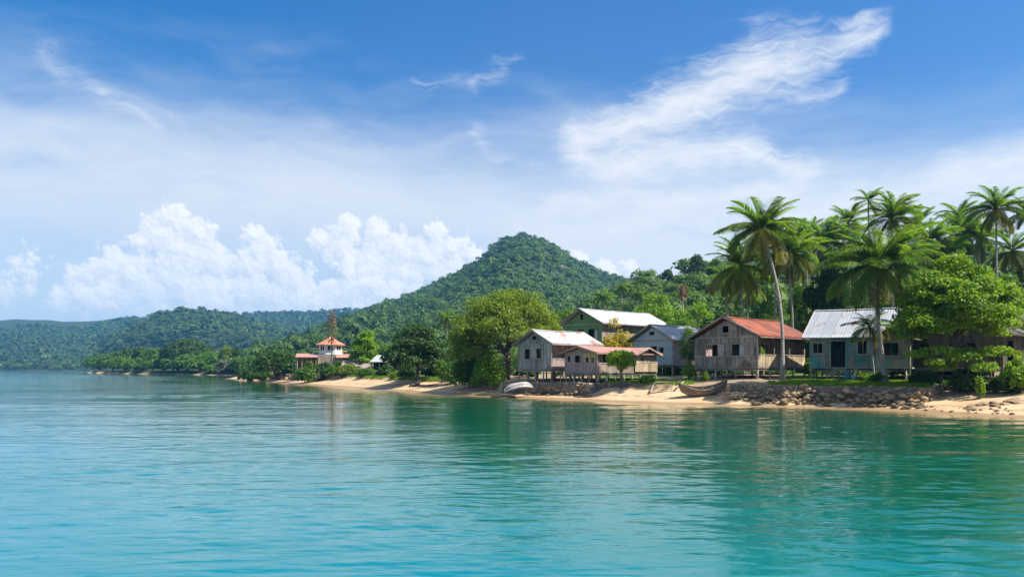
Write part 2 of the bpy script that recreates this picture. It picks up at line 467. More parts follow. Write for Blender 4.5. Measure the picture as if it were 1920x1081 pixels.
# materials -------------------------------------------------------
def terrain_material():
    m, nt, b = new_mat('ground')
    geo = nt.nodes.new('ShaderNodeNewGeometry'); pos = geo.outputs['Position']
    def att(nm):
        a = nt.nodes.new('ShaderNodeAttribute'); a.attribute_name = nm; return Sock(nt, a.outputs['Fac'])
    grass, rock, dist = att('grass'), att('rock'), att('inland')
    sp = nt.nodes.new('ShaderNodeSeparateXYZ'); nt.links.new(pos, sp.inputs[0]); z = Sock(nt, sp.outputs[2])
    f1 = noise(nt, pos, 3.0, 5, .6); f2 = noise(nt, pos, .35, 4, .6); f3 = noise(nt, pos, 22, 3, .7)
    sand = mixc(nt, f2.step(.3, .7), (.47, .31, .17), (.57, .40, .24))
    sand = mixc(nt, (f3 - .5).op('ABSOLUTE').step(.05, .3) * .35, sand, (.33, .23, .13))
    drift = f1.step(.56, .72) * dist.step(.8, 2.5) * .55        # washed-up leaf litter and weed
    sand = mixc(nt, drift, sand, (.17, .12, .07))
    line = (1.0 - (dist + (f2 - .5) * 2.2 - 2.1).op('ABSOLUTE').step(.05, .38)) * f1.step(.44, .56)   # weed line of the last tide
    sand = mixc(nt, line * .7, sand, (.12, .085, .05))
    wet = 1.0 - (z + (f2 - .5) * .14).step(.03, .17)
    sand = mixc(nt, wet * .75, sand, (.25, .165, .085))
    soil = mixc(nt, f1.step(.35, .65), (.24, .17, .10), (.34, .26, .17))
    gr = mixc(nt, f1.step(.3, .7), (.055, .105, .018), (.12, .17, .028))
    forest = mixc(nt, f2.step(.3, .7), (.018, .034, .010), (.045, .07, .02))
    gmask = (grass + (f1 - .5) * .9 + (f2 - .5) * .5).step(.35, .65)
    c = mixc(nt, dist.step(2.0, 5.0) * (z.step(1.2, 1.5)), sand, soil)
    c = mixc(nt, gmask, c, gr)
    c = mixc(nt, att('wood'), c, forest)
    rk = noise(nt, mapping(nt, pos, scale=(.12, .12, .03)), 1.0, 5, .65)
    c = mixc(nt, (rock + (rk - .5) * .9).step(.35, .6), c, mixc(nt, rk.step(.35, .65), (.07, .06, .05), (.16, .13, .105)))
    setc(nt, b.inputs['Base Color'], c)
    rr = nt.nodes.new('ShaderNodeMath'); rr.operation = 'MULTIPLY_ADD'; nt.links.new(wet.s, rr.inputs[0]); rr.inputs[1].default_value = -.5; rr.inputs[2].default_value = .92
    nt.links.new(rr.outputs[0], b.inputs['Roughness'])
    b.inputs['Specular IOR Level'].default_value = .25
    bump(nt, b, f1 * .6 + f3 * .4, .5, .06)
    return m

# ground sheet: finer where the beach and village lie
azs = np.radians(np.unique(np.concatenate([np.linspace(-88, -36, 60), np.linspace(-36, -16, 160), np.linspace(-16, 36, 560), np.linspace(36, 100, 70)])))
rs = np.unique(np.concatenate([np.exp(np.linspace(math.log(4), math.log(40), 40)), np.exp(np.linspace(math.log(40), math.log(130), 330)),
                               np.exp(np.linspace(math.log(130), math.log(900), 240)), np.exp(np.linspace(math.log(900), math.log(9000), 120))]))
A, R = np.meshgrid(azs, rs)
TX, TY = (np.sin(A) * R).ravel(), (np.cos(A) * R).ravel()
TD = shore_dist(TX, TY)
TZ = land_h(TX, TY, TD)
na, nr = len(azs), len(rs)
ii = np.arange((nr-1)*na).reshape(nr-1, na)[:, :-1].ravel()
TPX = u2px(TX, TY); TE = edge_d(TPX)
g = np.clip((TD - TE) / 2.0, 0, 1) * np.interp(TPX, [-500, 560, 700, 930, 960, 1110, 1125, 1300, 1330, 1465, 1490, 1760, 1800, 2200], [.6, .6, .75, .7, .1, .12, .75, .6, .15, .2, .95, .85, .35, .3])
lawn = np.exp(-(((TPX - 1600) / 120) ** 2)) * ((TD - TE) < 9) * (TD > TE + .3)
g = np.maximum(g, lawn * 1.1)
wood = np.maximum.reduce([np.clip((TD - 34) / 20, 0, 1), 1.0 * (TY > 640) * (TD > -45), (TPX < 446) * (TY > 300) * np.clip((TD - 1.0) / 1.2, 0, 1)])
hp = HILLS[2]
rockm = np.clip(1 - np.abs((TPX - np.interp(TZ, [60, 97, 138, 180], [1085, 1062, 1035, 1000])) / 42), 0, 1) * (TY > 660) * (TY < 1100) * np.clip((TZ - 70) / 35, 0, 1) * .62
rockm = np.maximum(rockm, .5 * np.clip(1 - np.abs((TPX - 985 - (180 - TZ) * .65) / 14), 0, 1) * (TY > 660) * (TY < 1080) * np.clip((TZ - 75) / 35, 0, 1))
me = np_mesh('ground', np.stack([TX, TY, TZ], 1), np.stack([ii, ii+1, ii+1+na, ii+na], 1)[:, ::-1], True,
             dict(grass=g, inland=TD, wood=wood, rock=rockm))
tag(link_mesh('ground', me, terrain_material()), kind='structure')

# ------------------------------------------------------------------ water
def water_material():
    m, nt, b = new_mat('sea_water')
    geo = nt.nodes.new('ShaderNodeNewGeometry'); pos = geo.outputs['Position']
    a = nt.nodes.new('ShaderNodeAttribute'); a.attribute_name = 'depth'; d = Sock(nt, a.outputs['Fac'])
    f = noise(nt, mapping(nt, pos, scale=(.05, .09, 0)), 1.0, 3, .5)
    dd = d + (f - .5) * .5 * d
    r = nt.nodes.new('ShaderNodeValToRGB'); nt.links.new((dd * .1).s, r.inputs[0])
    cr = r.color_ramp
    cr.elements[0].position = 0; cr.elements[0].color = (.22, .155, .06, 1)
    cr.elements[1].position = .035; cr.elements[1].color = (.10, .115, .04, 1)
    for p, c in ((.08, (.010, .070, .034)), (.15, (.001, .068, .040)), (.26, (.0, .082, .056)), (.42, (.0, .128, .135)), (.58, (.0, .165, .24)), (.8, (.0, .145, .265)), (1.0, (.0, .12, .27))):
        e = cr.elements.new(p); e.color = (*c, 1)
    nt.links.new(r.outputs[0], b.inputs['Base Color'])
    b.inputs['Roughness'].default_value = .035
    b.inputs['IOR'].default_value = 1.23
    nt.links.new(d.step(-.02, .55).s, b.inputs['Alpha'])
    h1 = noise(nt, mapping(nt, pos, rot=(0, 0, radians(12)), scale=(.55, 2.3, 1)), 1.0, 3, .5, 0, '2D')
    h2 = noise(nt, mapping(nt, pos, rot=(0, 0, radians(-8)), scale=(2.2, 7.5, 1)), 1.0, 2, .55, 0, '2D')
    h3 = noise(nt, mapping(nt, pos, rot=(0, 0, radians(5)), scale=(8, 17, 1)), 1.0, 2, .55, 0, '2D')
    patch = noise(nt, mapping(nt, pos, scale=(.05, .035, 1)), 1.0, 2, .5, 0, '2D').step(.35, .65)
    spx = nt.nodes.new('ShaderNodeSeparateXYZ'); nt.links.new(pos, spx.inputs[0])
    wind = Sock(nt, spx.outputs[1]).step(40, 190) * (1.0 - Sock(nt, spx.outputs[0]).step(-25, 0)) * 2.2 + 1.0     # the breeze freshens out in the bay
    calm = d.step(.2, 2.5) * .8 + .2
    bn = nt.nodes.new('ShaderNodeBump'); bn.inputs['Strength'].default_value = 1.0; bn.inputs['Distance'].default_value = 1.0
    nt.links.new((((h1 * .017) + h2 * .0040 + h3 * .0007) * (patch * .6 + .4) * calm * wind).s, bn.inputs['Height'])
    nt.links.new(bn.outputs[0], b.inputs['Normal'])
    return m

azs_w = np.radians(np.unique(np.concatenate([np.linspace(-88, -40, 50), np.linspace(-40, 40, 520), np.linspace(40, 92, 50)])))
rs_w = np.unique(np.concatenate([np.exp(np.linspace(math.log(2.5), math.log(8), 60)), np.exp(np.linspace(math.log(8), math.log(95), 780)), np.exp(np.linspace(math.log(95), math.log(7000), 240))]))
A, R = np.meshgrid(azs_w, rs_w)
WX, WY, WR = (np.sin(A) * R).ravel(), (np.cos(A) * R).ravel(), R.ravel()
nw = len(azs_w); ii = np.arange((len(rs_w)-1)*nw).reshape(len(rs_w)-1, nw)[:, :-1].ravel()
WF = np.stack([ii, ii+1, ii+1+nw, ii+nw], 1)
wd = shore_dist(WX, WY)
wz = np.zeros_like(WX)
wr = np.random.default_rng(5)
cell = np.interp(WR, [8, 95, 96, 7000], [.026, .30, 1.8, 120])
for k in range(64):
    lam = 0.30 * (8.0 / 0.30) ** (k / 63)
    ang = radians(90 + wr.normal(0, 17) + (10 if k % 3 else -22))
    kx, ky = cos(ang) * 2*pi/lam, sin(ang) * 2*pi/lam
    amp = lam * .0018 * (1.25 if lam < 1.6 else .55)
    ph = wr.uniform(0, 2*pi)
    mod = vnoise(WX / (lam * 6) + k * 3.1, WY / (lam * 9), 100 + k) ** 1.5 * 1.7       # waves come in groups
    w = np.clip((lam / np.maximum(cell, 1e-3) - 2.5) / 3, 0, 1)
    wz += amp * mod * w * np.sin(kx * WX + ky * WY + ph)
wz *= .22 + .95 * vnoise(WX / 11, WY / 8, 77) * (.5 + vnoise(WX / 34, WY / 21, 78))             # wind patches and calmer lanes
shore_damp = np.clip(-wd / 6, 0, 1)
wz *= shore_damp * .9 + .1
depth = np.interp(-wd, [-2, 0, 6, 18, 34, 46, 60, 100, 400], [-.1, 0, .75, 1.5, 2.6, 4.9, 6.4, 8.2, 10])
keep = (wd < 4)[WF].any(1)
me = np_mesh('sea_water', np.stack([WX, WY, wz], 1), WF[keep][:, ::-1], True, dict(depth=depth))
tag(link_mesh('sea_water', me, water_material()), kind='structure')
# ------------------------------------------------------------------ wood, metal and other building materials
def wood_mat(name, c1, c2, paint=None, amount=.0, axis='z', dark=(.07, .05, .04), peel=1.0):
    m, nt, b = new_mat(name)
    geo = nt.nodes.new('ShaderNodeNewGeometry')
    tcn = nt.nodes.new('ShaderNodeTexCoord'); ob = tcn.outputs['Object']
    isl = Sock(nt, geo.outputs['Random Per Island'])
    st = noise(nt, mapping(nt, ob, scale=(9, 9, .7) if axis == 'z' else (1.2, 1.2, 9)), 1.0, 4, .65)
    bl = noise(nt, ob, .9, 4, .6)
    vo = nt.nodes.new('ShaderNodeTexVoronoi'); vo.inputs['Scale'].default_value = .62; vo.distance = 'CHEBYCHEV'
    nt.links.new(ob, vo.inputs['Vector'])
    pn = nt.nodes.new('ShaderNodeSeparateColor'); nt.links.new(vo.outputs['Color'], pn.inputs[0])
    pv = Sock(nt, pn.outputs[0])
    c = mixc(nt, (isl * .65 + (st - .5) * 1.1 + (pv - .5) * .7 + .18).clamp01(), [x * .72 for x in c1], [min(.8, x * 1.15) for x in c2])
    run = noise(nt, mapping(nt, ob, scale=(5, 5, .35)), 1.0, 5, .7)
    if paint:
        fac = ((isl - .5) * .5 * peel + (bl - .5) * 1.5 * peel + (st - .5) * .5 * peel + amount).step(.3, .62)
        c = mixc(nt, fac, c, mixc(nt, st.step(.3, .7), [x * .72 for x in paint], paint))
    c = mixc(nt, (bl + (st - .5) * .8).step(.55, .78) * .6, c, dark)
    c = mixc(nt, run.step(.56, .72) * .6, c, dark)
    setc(nt, b.inputs['Base Color'], c)
    b.inputs['Roughness'].default_value = .85
    b.inputs['Specular IOR Level'].default_value = .2
    bump(nt, b, st, .35, .01)
    return m

def roof_mat(name, c1, c2, rust, amount, patch=None):
    m, nt, b = new_mat(name)
    tcn = nt.nodes.new('ShaderNodeTexCoord'); ob = tcn.outputs['Object']
    sp = nt.nodes.new('ShaderNodeSeparateXYZ'); nt.links.new(ob, sp.inputs[0])
    y = Sock(nt, sp.outputs[1])
    sheet = (y * 1.05).op('FLOOR')
    wn = nt.nodes.new('ShaderNodeTexWhiteNoise'); wn.noise_dimensions = '1D'; nt.links.new(sheet.s, wn.inputs['W'])
    wv = Sock(nt, wn.outputs['Value'])
    seam = (y * 1.05).op('FRACT').op('LESS_THAN', .035)
    big = noise(nt, ob, .55, 5, .6); st = noise(nt, mapping(nt, ob, scale=(.9, 7, .9)), 1.0, 4, .65); fine = noise(nt, ob, 9, 3, .6)
    c = mixc(nt, (wv * .7 + (big - .5) * .8 + .15).clamp01(), c1, c2)
    fac = ((big - .5) * 1.5 + (st - .5) * 1.1 + (wv - .5) * .5 + amount).step(.42, .78)
    rc = mixc(nt, fine.step(.3, .7), rust, [x * .55 for x in rust])
    c = mixc(nt, fac * .92, c, rc)
    c = mixc(nt, seam * .45, c, [x * .4 for x in rust])
    if patch:
        pf = (y.step(patch[0], patch[0] + .5) * (1.0 - y.step(patch[1] - .4, patch[1]))) * (big + (st - .5)).step(.3, .5)
        c = mixc(nt, pf, c, patch[2])
    setc(nt, b.inputs['Base Color'], c)
    rr = fac.op('MULTIPLY_ADD', .35, .48)
    nt.links.new(rr.s, b.inputs['Roughness'])
    b.inputs['Metallic'].default_value = .12
    bump(nt, b, st * .5 + fine * .5, .3, .01)
    return m

def plain(name, c, rough=.8, var=.35, scale=3.0, c2=None):
    m, nt, b = new_mat(name)
    tcn = nt.nodes.new('ShaderNodeTexCoord')
    n = noise(nt, tcn.outputs['Object'], scale, 5, .62)
    setc(nt, b.inputs['Base Color'], mixc(nt, n.step(.3, .7), c, c2 or [x * (1 - var) for x in c]))
    b.inputs['Roughness'].default_value = rough
    b.inputs['Specular IOR Level'].default_value = .25
    bump(nt, b, n, .3, .02)
    return m

M = {}
M['grey_wood'] = wood_mat('grey_weathered_wood', (.25, .225, .205), (.42, .385, .345))
M['brown_wood'] = wood_mat('brown_weathered_wood', (.19, .145, .11), (.38, .305, .235))
M['green_wood'] = wood_mat('green_painted_wood', (.20, .21, .14), (.25, .26, .18), (.17, .31, .10), .75, peel=.7)
M['blue_wood'] = wood_mat('pale_blue_painted_wood', (.38, .36, .34), (.46, .44, .42), (.50, .56, .62), .85, peel=.6)
M['pink_wood'] = wood_mat('faded_pink_wood', (.36, .27, .24), (.46, .37, .33), (.44, .31, .30), .6)
M['aqua_wood'] = wood_mat('peeling_aqua_wood', (.24, .22, .19), (.36, .32, .27), (.11, .38, .36), .42)
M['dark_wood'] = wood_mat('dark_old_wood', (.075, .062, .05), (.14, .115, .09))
M['tan_wood'] = wood_mat('pale_bamboo_wood', (.36, .27, .17), (.55, .44, .30))
M['post_wood'] = wood_mat('bleached_post_wood', (.30, .25, .19), (.46, .40, .32))
M['floor_wood'] = wood_mat('floor_beam_wood', (.27, .23, .19), (.40, .35, .30), axis='x')
M['side_wood'] = wood_mat('brown_side_wood', (.26, .195, .155), (.39, .305, .245))
M['yellow_wood'] = wood_mat('yellow_painted_wood', (.40, .30, .16), (.52, .40, .2), (.62, .46, .17), .7)
M['white_wall'] = plain('white_lime_wall', (.70, .69, .66), .85, .2)
M['roof_white'] = roof_mat('bright_metal_roof', (.44, .44, .45), (.64, .64, .65), (.38, .27, .19), .22)
M['roof_grey'] = roof_mat('grey_metal_roof', (.42, .42, .43), (.58, .57, .57), (.34, .17, .10), .42)
M['roof_blue'] = roof_mat('blue_grey_metal_roof', (.29, .31, .35), (.45, .47, .51), (.28, .18, .13), .32)
M['roof_rust'] = roof_mat('rusted_red_metal_roof', (.34, .085, .042), (.42, .12, .058), (.17, .06, .04), .50, (3.0, 9.5, (.19, .062, .042)))
M['roof_pink'] = roof_mat('faded_red_metal_roof', (.47, .22, .17), (.56, .30, .24), (.36, .15, .09), .30)
M['roof_tile'] = roof_mat('red_tile_roof', (.55, .20, .11), (.60, .28, .17), (.60, .36, .26), .3)
M['roof_old'] = roof_mat('old_mossy_roof', (.12, .11, .08), (.2, .18, .13), (.10, .12, .04), .5)
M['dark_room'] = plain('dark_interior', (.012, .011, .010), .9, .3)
M['curtain'] = plain('pale_curtain', (.52, .55, .55), .9, .25, 6)
M['shutter_blue'] = plain('dark_blue_shutter', (.04, .06, .09), .6, .4)
M['teal_paint'] = plain('teal_shutter', (.06, .22, .20), .7, .4)

def spans(a, b, cuts):
    """a..b minus the cut intervals"""
    out = [(a, b)]
    for c0, c1 in cuts:
        nx = []
        for s0, s1 in out:
            if c1 <= s0 or c0 >= s1: nx.append((s0, s1)); continue
            if c0 > s0: nx.append((s0, c0))
            if c1 < s1: nx.append((c1, s1))
        out = nx
    return [s for s in out if s[1] - s[0] > .01]

def planks(mb, tf, length, z0, top, holes, belts=(1.0,), pw=.22, th=.05, rnd=random):
    """vertical boards; top is a height or a function of s; holes are (s0, s1, z0, z1)"""
    cuts = {0.0, length}
    for h in holes: cuts |= {max(0, h[0]), min(length, h[1])}
    cs = sorted(cuts); xs = []
    for a, b in zip(cs[:-1], cs[1:]):
        n = max(1, round((b - a) / pw))
        xs += [a + (b - a) * i / n for i in range(n)]
    xs.append(length)
    tfun = top if callable(top) else (lambda s: top)
    for a, b in zip(xs[:-1], xs[1:]):
        mid = (a + b) / 2
        cut = [(h[2], h[3]) for h in holes if h[0] - 1e-6 < mid < h[1] + 1e-6]
        ta, tb = tfun(a), tfun(b)
        lv = [z0] + [z for z in belts if z0 < z < min(ta, tb) - .05] + [max(ta, tb)]
        for l0, l1 in zip(lv[:-1], lv[1:]):
            for s0, s1 in spans(l0, l1, cut):
                d = rnd.uniform(0, .022); g = .006
                e0 = min(s1, ta) if s1 == lv[-1] else s1
                e1 = min(s1, tb) if s1 == lv[-1] else s1
                if e0 <= s0 + .01 and e1 <= s0 + .01: continue
                e0 = max(e0, s0 + .012); e1 = max(e1, s0 + .012)
                q = [tf(a+g, -th, s0), tf(b-g, -th, s0), tf(b-g, d, s0), tf(a+g, d, s0),
                     tf(a+g, -th, e0), tf(b-g, -th, e1), tf(b-g, d, e1), tf(a+g, d, e0)]
                mb.hull8(q)

def roof_sheet(W2, oe, y0, y1, z_e, z_r, x_r=0.0, th=.035, amp=.018, wave=.24, sag=.06, seed=0):
    """one corrugated slope from ridge x_r out to x = W2 + oe (sign of W2 gives the side)"""
    sgn = 1 if W2 > 0 else -1
    n = int((y1 - y0) / wave * 4); nx = 8
    r = np.random.default_rng(seed)
    ys = np.linspace(y0, y1, n + 1); ts = np.linspace(0, 1, nx + 1)
    Y, T = np.meshgrid(ys, ts)
    X = x_r + (W2 + sgn * oe - x_r) * T
    Z = z_r + (z_e - z_r) * T + amp * np.sin(2*pi*(Y - y0)/wave)
    Z = Z - sag * np.sin(pi * (Y - y0) / (y1 - y0)) + .025 * fbm(Y * .8, T * 3 + seed, seed, 2)
    top = np.stack([X, Y, Z], -1).reshape(-1, 3); bot = top.copy(); bot[:, 2] -= th
    N = n + 1; k = len(top)
    i = np.arange(nx * N).reshape(nx, N)[:, :-1].ravel()
    q = np.stack([i, i+1, i+1+N, i+N], 1)
    if sgn > 0: q = q[:, ::-1]
    rim = []
    def strip(idx):
        for a, b in zip(idx[:-1], idx[1:]): rim.append((a, b, b + k, a + k))
    strip(list(range(N))); strip([nx*N + j for j in range(N)])
    strip([j*N for j in range(nx+1)]); strip([j*N + n for j in range(nx+1)])
    return np.concatenate([top, bot]), np.concatenate([q, q[:, ::-1] + k, np.array(rim)])

def window(parent, tf, s0, s1, z0, z1, wood, mull=1, inner=None, sill=True, shut=None, label=None):
    t = .06
    mb = MB()
    def bx(a, b, c, d, o0=-.05, o1=.05):
        mb.hull8([tf(a,o0,c), tf(b,o0,c), tf(b,o1,c), tf(a,o1,c), tf(a,o0,d), tf(b,o0,d), tf(b,o1,d), tf(a,o1,d)])
    bx(s0 - t, s0, z0, z1); bx(s1, s1 + t, z0, z1)
    bx(s0 - t, s1 + t, z1, z1 + t); bx(s0 - t, s1 + t, z0 - t, z0)
    for i in range(mull):
        x = s0 + (s1 - s0) * (i + 1) / (mull + 1)
        bx(x - .02, x + .02, z0, z1, -.03, .02)
    w = mb.build('window', wood, parent)
    if label: w['label'] = label
    if sill:
        mb = MB(); mb.hull8([tf(s0-.12,-.02,z0-t-.05), tf(s1+.12,-.02,z0-t-.05), tf(s1+.12,.13,z0-t-.05), tf(s0-.12,.13,z0-t-.05),
                             tf(s0-.12,-.02,z0-t-.003), tf(s1+.12,-.02,z0-t-.003), tf(s1+.12,.13,z0-t-.003), tf(s0-.12,.13,z0-t-.003)])
        mb.build('sill', wood, w)
    if inner == 'curtain':
        mb = MB(); n = 9; a, b = s0 + (s1-s0)*.55, s1
        vs = []; fs = []
        for i in range(n + 1):
            x = a + (b - a) * i / n; o = -.16 + .03 * sin(i * 2.3)
            vs += [tf(x, o, z0), tf(x, o, z1 - .02), tf(x, o - .015, z0), tf(x, o - .015, z1 - .02)]
        for i in range(n):
            j = i * 4; fs += [(j, j+4, j+5, j+1), (j+2, j+3, j+7, j+6)]
        mb.poly(vs, fs, True); mb.build('curtain', M['curtain'], w)
    if shut:
        for side in shut:
            mb = MB(); ww = (s1 - s0) * .5
            a, b = (s0 - t - ww, s0 - t) if side == 'l' else (s1 + t, s1 + t + ww)
            mb.hull8([tf(a,.03,z0), tf(b,.03,z0), tf(b,.07,z0), tf(a,.07,z0), tf(a,.03,z1), tf(b,.03,z1), tf(b,.07,z1), tf(a,.07,z1)])
            for zz in (z0 + .15, z1 - .22):
                mb.hull8([tf(a+.02,.073,zz), tf(b-.02,.073,zz), tf(b-.02,.09,zz), tf(a+.02,.09,zz), tf(a+.02,.073,zz+.07), tf(b-.02,.073,zz+.07), tf(b-.02,.09,zz+.07), tf(a+.02,.09,zz+.07)])
            mb.build('shutter', M['teal_paint'] if shut == 'r!' else wood, w)
    return w

def railing(parent, pts, fz, h, mat, post, solid=True, seed=1):
    """boarded parapet along local points"""
    r = random.Random(seed)
    mb = MB()
    for (x0, y0), (x1, y1) in zip(pts[:-1], pts[1:]):
        L = sqrt((x1-x0)**2 + (y1-y0)**2); n = max(2, int(L / .13))
        ux, uy = (x1-x0)/L, (y1-y0)/L
        for i in range(n):
            a, b = i * L / n + .006, (i + 1) * L / n - .006
            lean = r.uniform(-.03, .03); zt = fz + h - .09 + r.uniform(-.05, .03); o = r.uniform(-.012, .012)
            p = lambda s, d, z: (x0 + ux*s + uy*(d+o), y0 + uy*s - ux*(d+o), z)
            mb.hull8([p(a,-.015,fz+.02), p(b,-.015,fz+.02), p(b,.015,fz+.02), p(a,.015,fz+.02),
                      p(a+lean,-.015,zt), p(b+lean,-.015,zt), p(b+lean,.015,zt), p(a+lean,.015,zt)])
    o = mb.build('railing', mat, parent)
    mb = MB()
    for (x0, y0), (x1, y1) in zip(pts[:-1], pts[1:]):
        mb.bar((x0, y0, fz + h), (x1, y1, fz + h), .09, .07)
    mb.build('handrail', post, o)
    return o

def house(name, label, corner, gz0, fz, rz, Wd, L, hw, rise, mats, front=(), right=(), back=(), left=(), attic=None, oe=.6, og=.45,
          recess=0.0, rail=None, posts=1.5, pmat='post_wood', belts=(1.0,), seed=0, steps=None, door=None, cross=None, wave=.24):
    """corner: world x, y of the corner between gable front and right side"""
    r = random.Random(seed)
    c, s = cos(rz), sin(rz)
    loc = (corner[0] - c * Wd/2, corner[1] - s * Wd/2, gz0)
    t = thing(name, label, 'house', loc, rz)
    w2 = Wd / 2
    xr = w2 - recess
    F_ = lambda a, d, z: (-w2 + a, -d, fz + z)
    R_ = lambda a, d, z: (xr + d, a, fz + z)
    B_ = lambda a, d, z: (w2 - a, L + d, fz + z)
    L_ = lambda a, d, z: (-w2 - d, L - a, fz + z)
    fw, sw, gw, rm = mats
    apex = lambda a: hw + rise * (1 - abs(a - w2) / (w2 + oe)) - rise * 0 - .06 - (oe * rise / (w2 + oe)) * 0
    # gable front: boards up to the eave line and boards of the gable
    eave_in = hw
    mb = MB(); planks(mb, F_, Wd, 0, eave_in, [(w[0], w[1], w[2], w[3]) for w in front], belts, rnd=r)
    mb.build('front_wall', M[fw], t)
    mb = MB(); planks(mb, F_, Wd, eave_in + .012, lambda a: hw + rise * (1 - abs(a - w2) / w2) * (w2 / (w2 + oe)) - .05, [attic[:4]] if attic else [], (), rnd=r)
    g = mb.build('gable', M[gw], t)
    mb = MB(); mb.hull8([F_(0,.024,eave_in-.07), F_(Wd,.024,eave_in-.07), F_(Wd,.06,eave_in-.07), F_(0,.06,eave_in-.07), F_(0,.024,eave_in+.05), F_(Wd,.024,eave_in+.05), F_(Wd,.06,eave_in+.05), F_(0,.06,eave_in+.05)])
    for a in (0.0, Wd):
        mb.hull8([F_(a-.05,.024,0), F_(a+.05,.024,0), F_(a+.05,.05,0), F_(a-.05,.05,0), F_(a-.05,.024,hw-.08), F_(a+.05,.024,hw-.08), F_(a+.05,.05,hw-.08), F_(a-.05,.05,hw-.08)])
    if 1.0 in belts:
        for s0, s1 in spans(.06, Wd - .06, [(w[0] - .08, w[1] + .08) for w in front if w[2] < 1.02]):
            mb.hull8([F_(s0,.024,.97), F_(s1,.024,.97), F_(s1,.05,.97), F_(s0,.05,.97), F_(s0,.024,1.03), F_(s1,.024,1.03), F_(s1,.05,1.03), F_(s0,.05,1.03)])
    mb.build('trim', M[pmat], t)
    mb = MB(); planks(mb, R_, L, 0, hw + .12, [w[:4] for w in right], belts, rnd=r); mb.build('side_wall', M[sw], t)
    mb = MB(); planks(mb, L_, L, 0, hw + .05, [w[:4] for w in left], belts, rnd=r); mb.build('side_wall', M[sw], t)
    mb = MB(); planks(mb, B_, Wd, 0, lambda a: hw + rise * (1 - abs(a - w2) / w2) * (w2 / (w2 + oe)) - .05, [w[:4] for w in back], belts, pw=.4, rnd=r); mb.build('back_wall', M[sw], t)
    for tf, lst in ((F_, front), (R_, right), (B_, back), (L_, left)):
        for w in lst:
            o = w[4] if len(w) > 4 else {}
            if o.get('door'):
                mb = MB(); a, b, z0, z1 = w[:4]
                for q in ((a-.09, a, z0, z1+.09), (b, b+.09, z0, z1+.09), (a, b, z1, z1+.09)):
                    mb.hull8([tf(q[0],-.05,q[2]), tf(q[1],-.05,q[2]), tf(q[1],.055,q[2]), tf(q[0],.055,q[2]), tf(q[0],-.05,q[3]), tf(q[1],-.05,q[3]), tf(q[1],.055,q[3]), tf(q[0],.055,q[3])])
                d = mb.build('door_frame', M[pmat], t)
            else:
                window(t, tf, *w[:4], M[o.get('wood', pmat)], o.get('mull', 1), o.get('inner'), o.get('sill', True), o.get('shut'))
    if attic: window(t, F_, *attic[:4], M[pmat], 0, None, False)
    # ceiling keeps the rooms dark
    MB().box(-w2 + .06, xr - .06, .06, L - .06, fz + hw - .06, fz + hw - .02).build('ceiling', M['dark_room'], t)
    # floor deck with edge beams
    mb = MB()
    mb.box(-w2 - .06, w2 + .06, -.08, L + .05, fz - .10, fz - .003)
    for yy in np.linspace(.15, L - .2, max(3, int(L / 1.3))): mb.box(-w2 + .02, w2 - .02, yy, yy + .09, fz - .24, fz - .103)
    mb.box(-w2 - .03, w2 + .03, -.05, .05, fz - .30, fz - .243); mb.box(w2 - .07, w2 + .03, .053, L, fz - .30, fz - .243)
    mb.build('floor', M['floor_wood'], t)
    # posts
    ys = np.linspace(.05, L - .05, max(2, int(round(L / (posts * 1.15))) + 1)); xs = np.linspace(-w2 + .06, w2 - .06, max(2, int(round(Wd / posts)) + 1))
    pm = None
    for iy, yy in enumerate(ys):
        for ix, xx in enumerate(xs):
            if 0 < iy < len(ys) - 1 and 0 < ix < len(xs) - 1 and (ix + iy) % 2: continue
            wx = loc[0] + c * xx - s * yy; wy = loc[1] + s * xx + c * yy
            zb = ground(wx, wy) - gz0 - .25
            q = r.uniform(-.06, .06); k = r.uniform(.065, .10) * (1.35 if (iy == 0 and ix == len(xs) - 1) else 1)
            MB().tube([(xx + q, yy + q * .5, zb), (xx + q * .4, yy, (zb + fz) / 2), (xx, yy, fz - .31)], [k * 1.15, k, k * .95], 7, jit=.06).build('post', M[pmat], t)
    # roof: two corrugated slopes, ridge cap, barge boards
    ze, zr = fz + hw - oe * rise / (w2 + oe) * 0 - 0.0, fz + hw + rise
    ze = fz + hw - .02 - (rise / (w2 + oe)) * oe * .0
    sl = rise / (w2 + oe)
    va, fa = roof_sheet(w2, oe, -og, L + og, zr - rise - sl * 0, zr, seed=seed + 1, wave=wave)
    vb, fb = roof_sheet(-w2, oe, -og, L + og, zr - rise, zr, seed=seed + 2, wave=wave)
    me = np_mesh('roof', np.concatenate([va, vb]), np.concatenate([fa, fb + len(va)]))
    rf = link_mesh('roof', me, M[rm], t)
    mb = MB()
    for sg in (-1, 1):
        for yy in (-og - .03, L + og + .03):
            mb.bar((sg * (w2 + oe), yy, zr - rise - .07), (sg * .05, yy, zr - .07), .04, .16)
    mb.bar((w2 + oe - .04, -og, zr - rise - .10), (w2 + oe - .04, L + og, zr - rise - .10), .05, .10)
    mb.bar((-w2 - oe + .04, -og, zr - rise - .10), (-w2 - oe + .04, L + og, zr - rise - .10), .05, .10)
    mb.build('barge_board', M['side_wood'] if pmat != 'dark_wood' else M['dark_wood'], rf)
    MB().poly([(-.2, -og, zr - .055), (0, -og, zr + .045), (.2, -og, zr - .055), (-.2, L+og, zr - .055), (0, L+og, zr - .01), (.2, L+og, zr - .055), (0, L*.5, zr - .03), (-.2, L*.5, zr - .11), (.2, L*.5, zr - .11)],
              [(0,1,6,7),(7,6,4,3),(1,2,8,6),(6,8,5,4)]).build('ridge_cap', M[rm], rf)
    if rail: 
        for i, (pts, h, mt) in enumerate(rail): railing(t, pts, fz, h, M[mt], M[pmat], seed=seed + i)
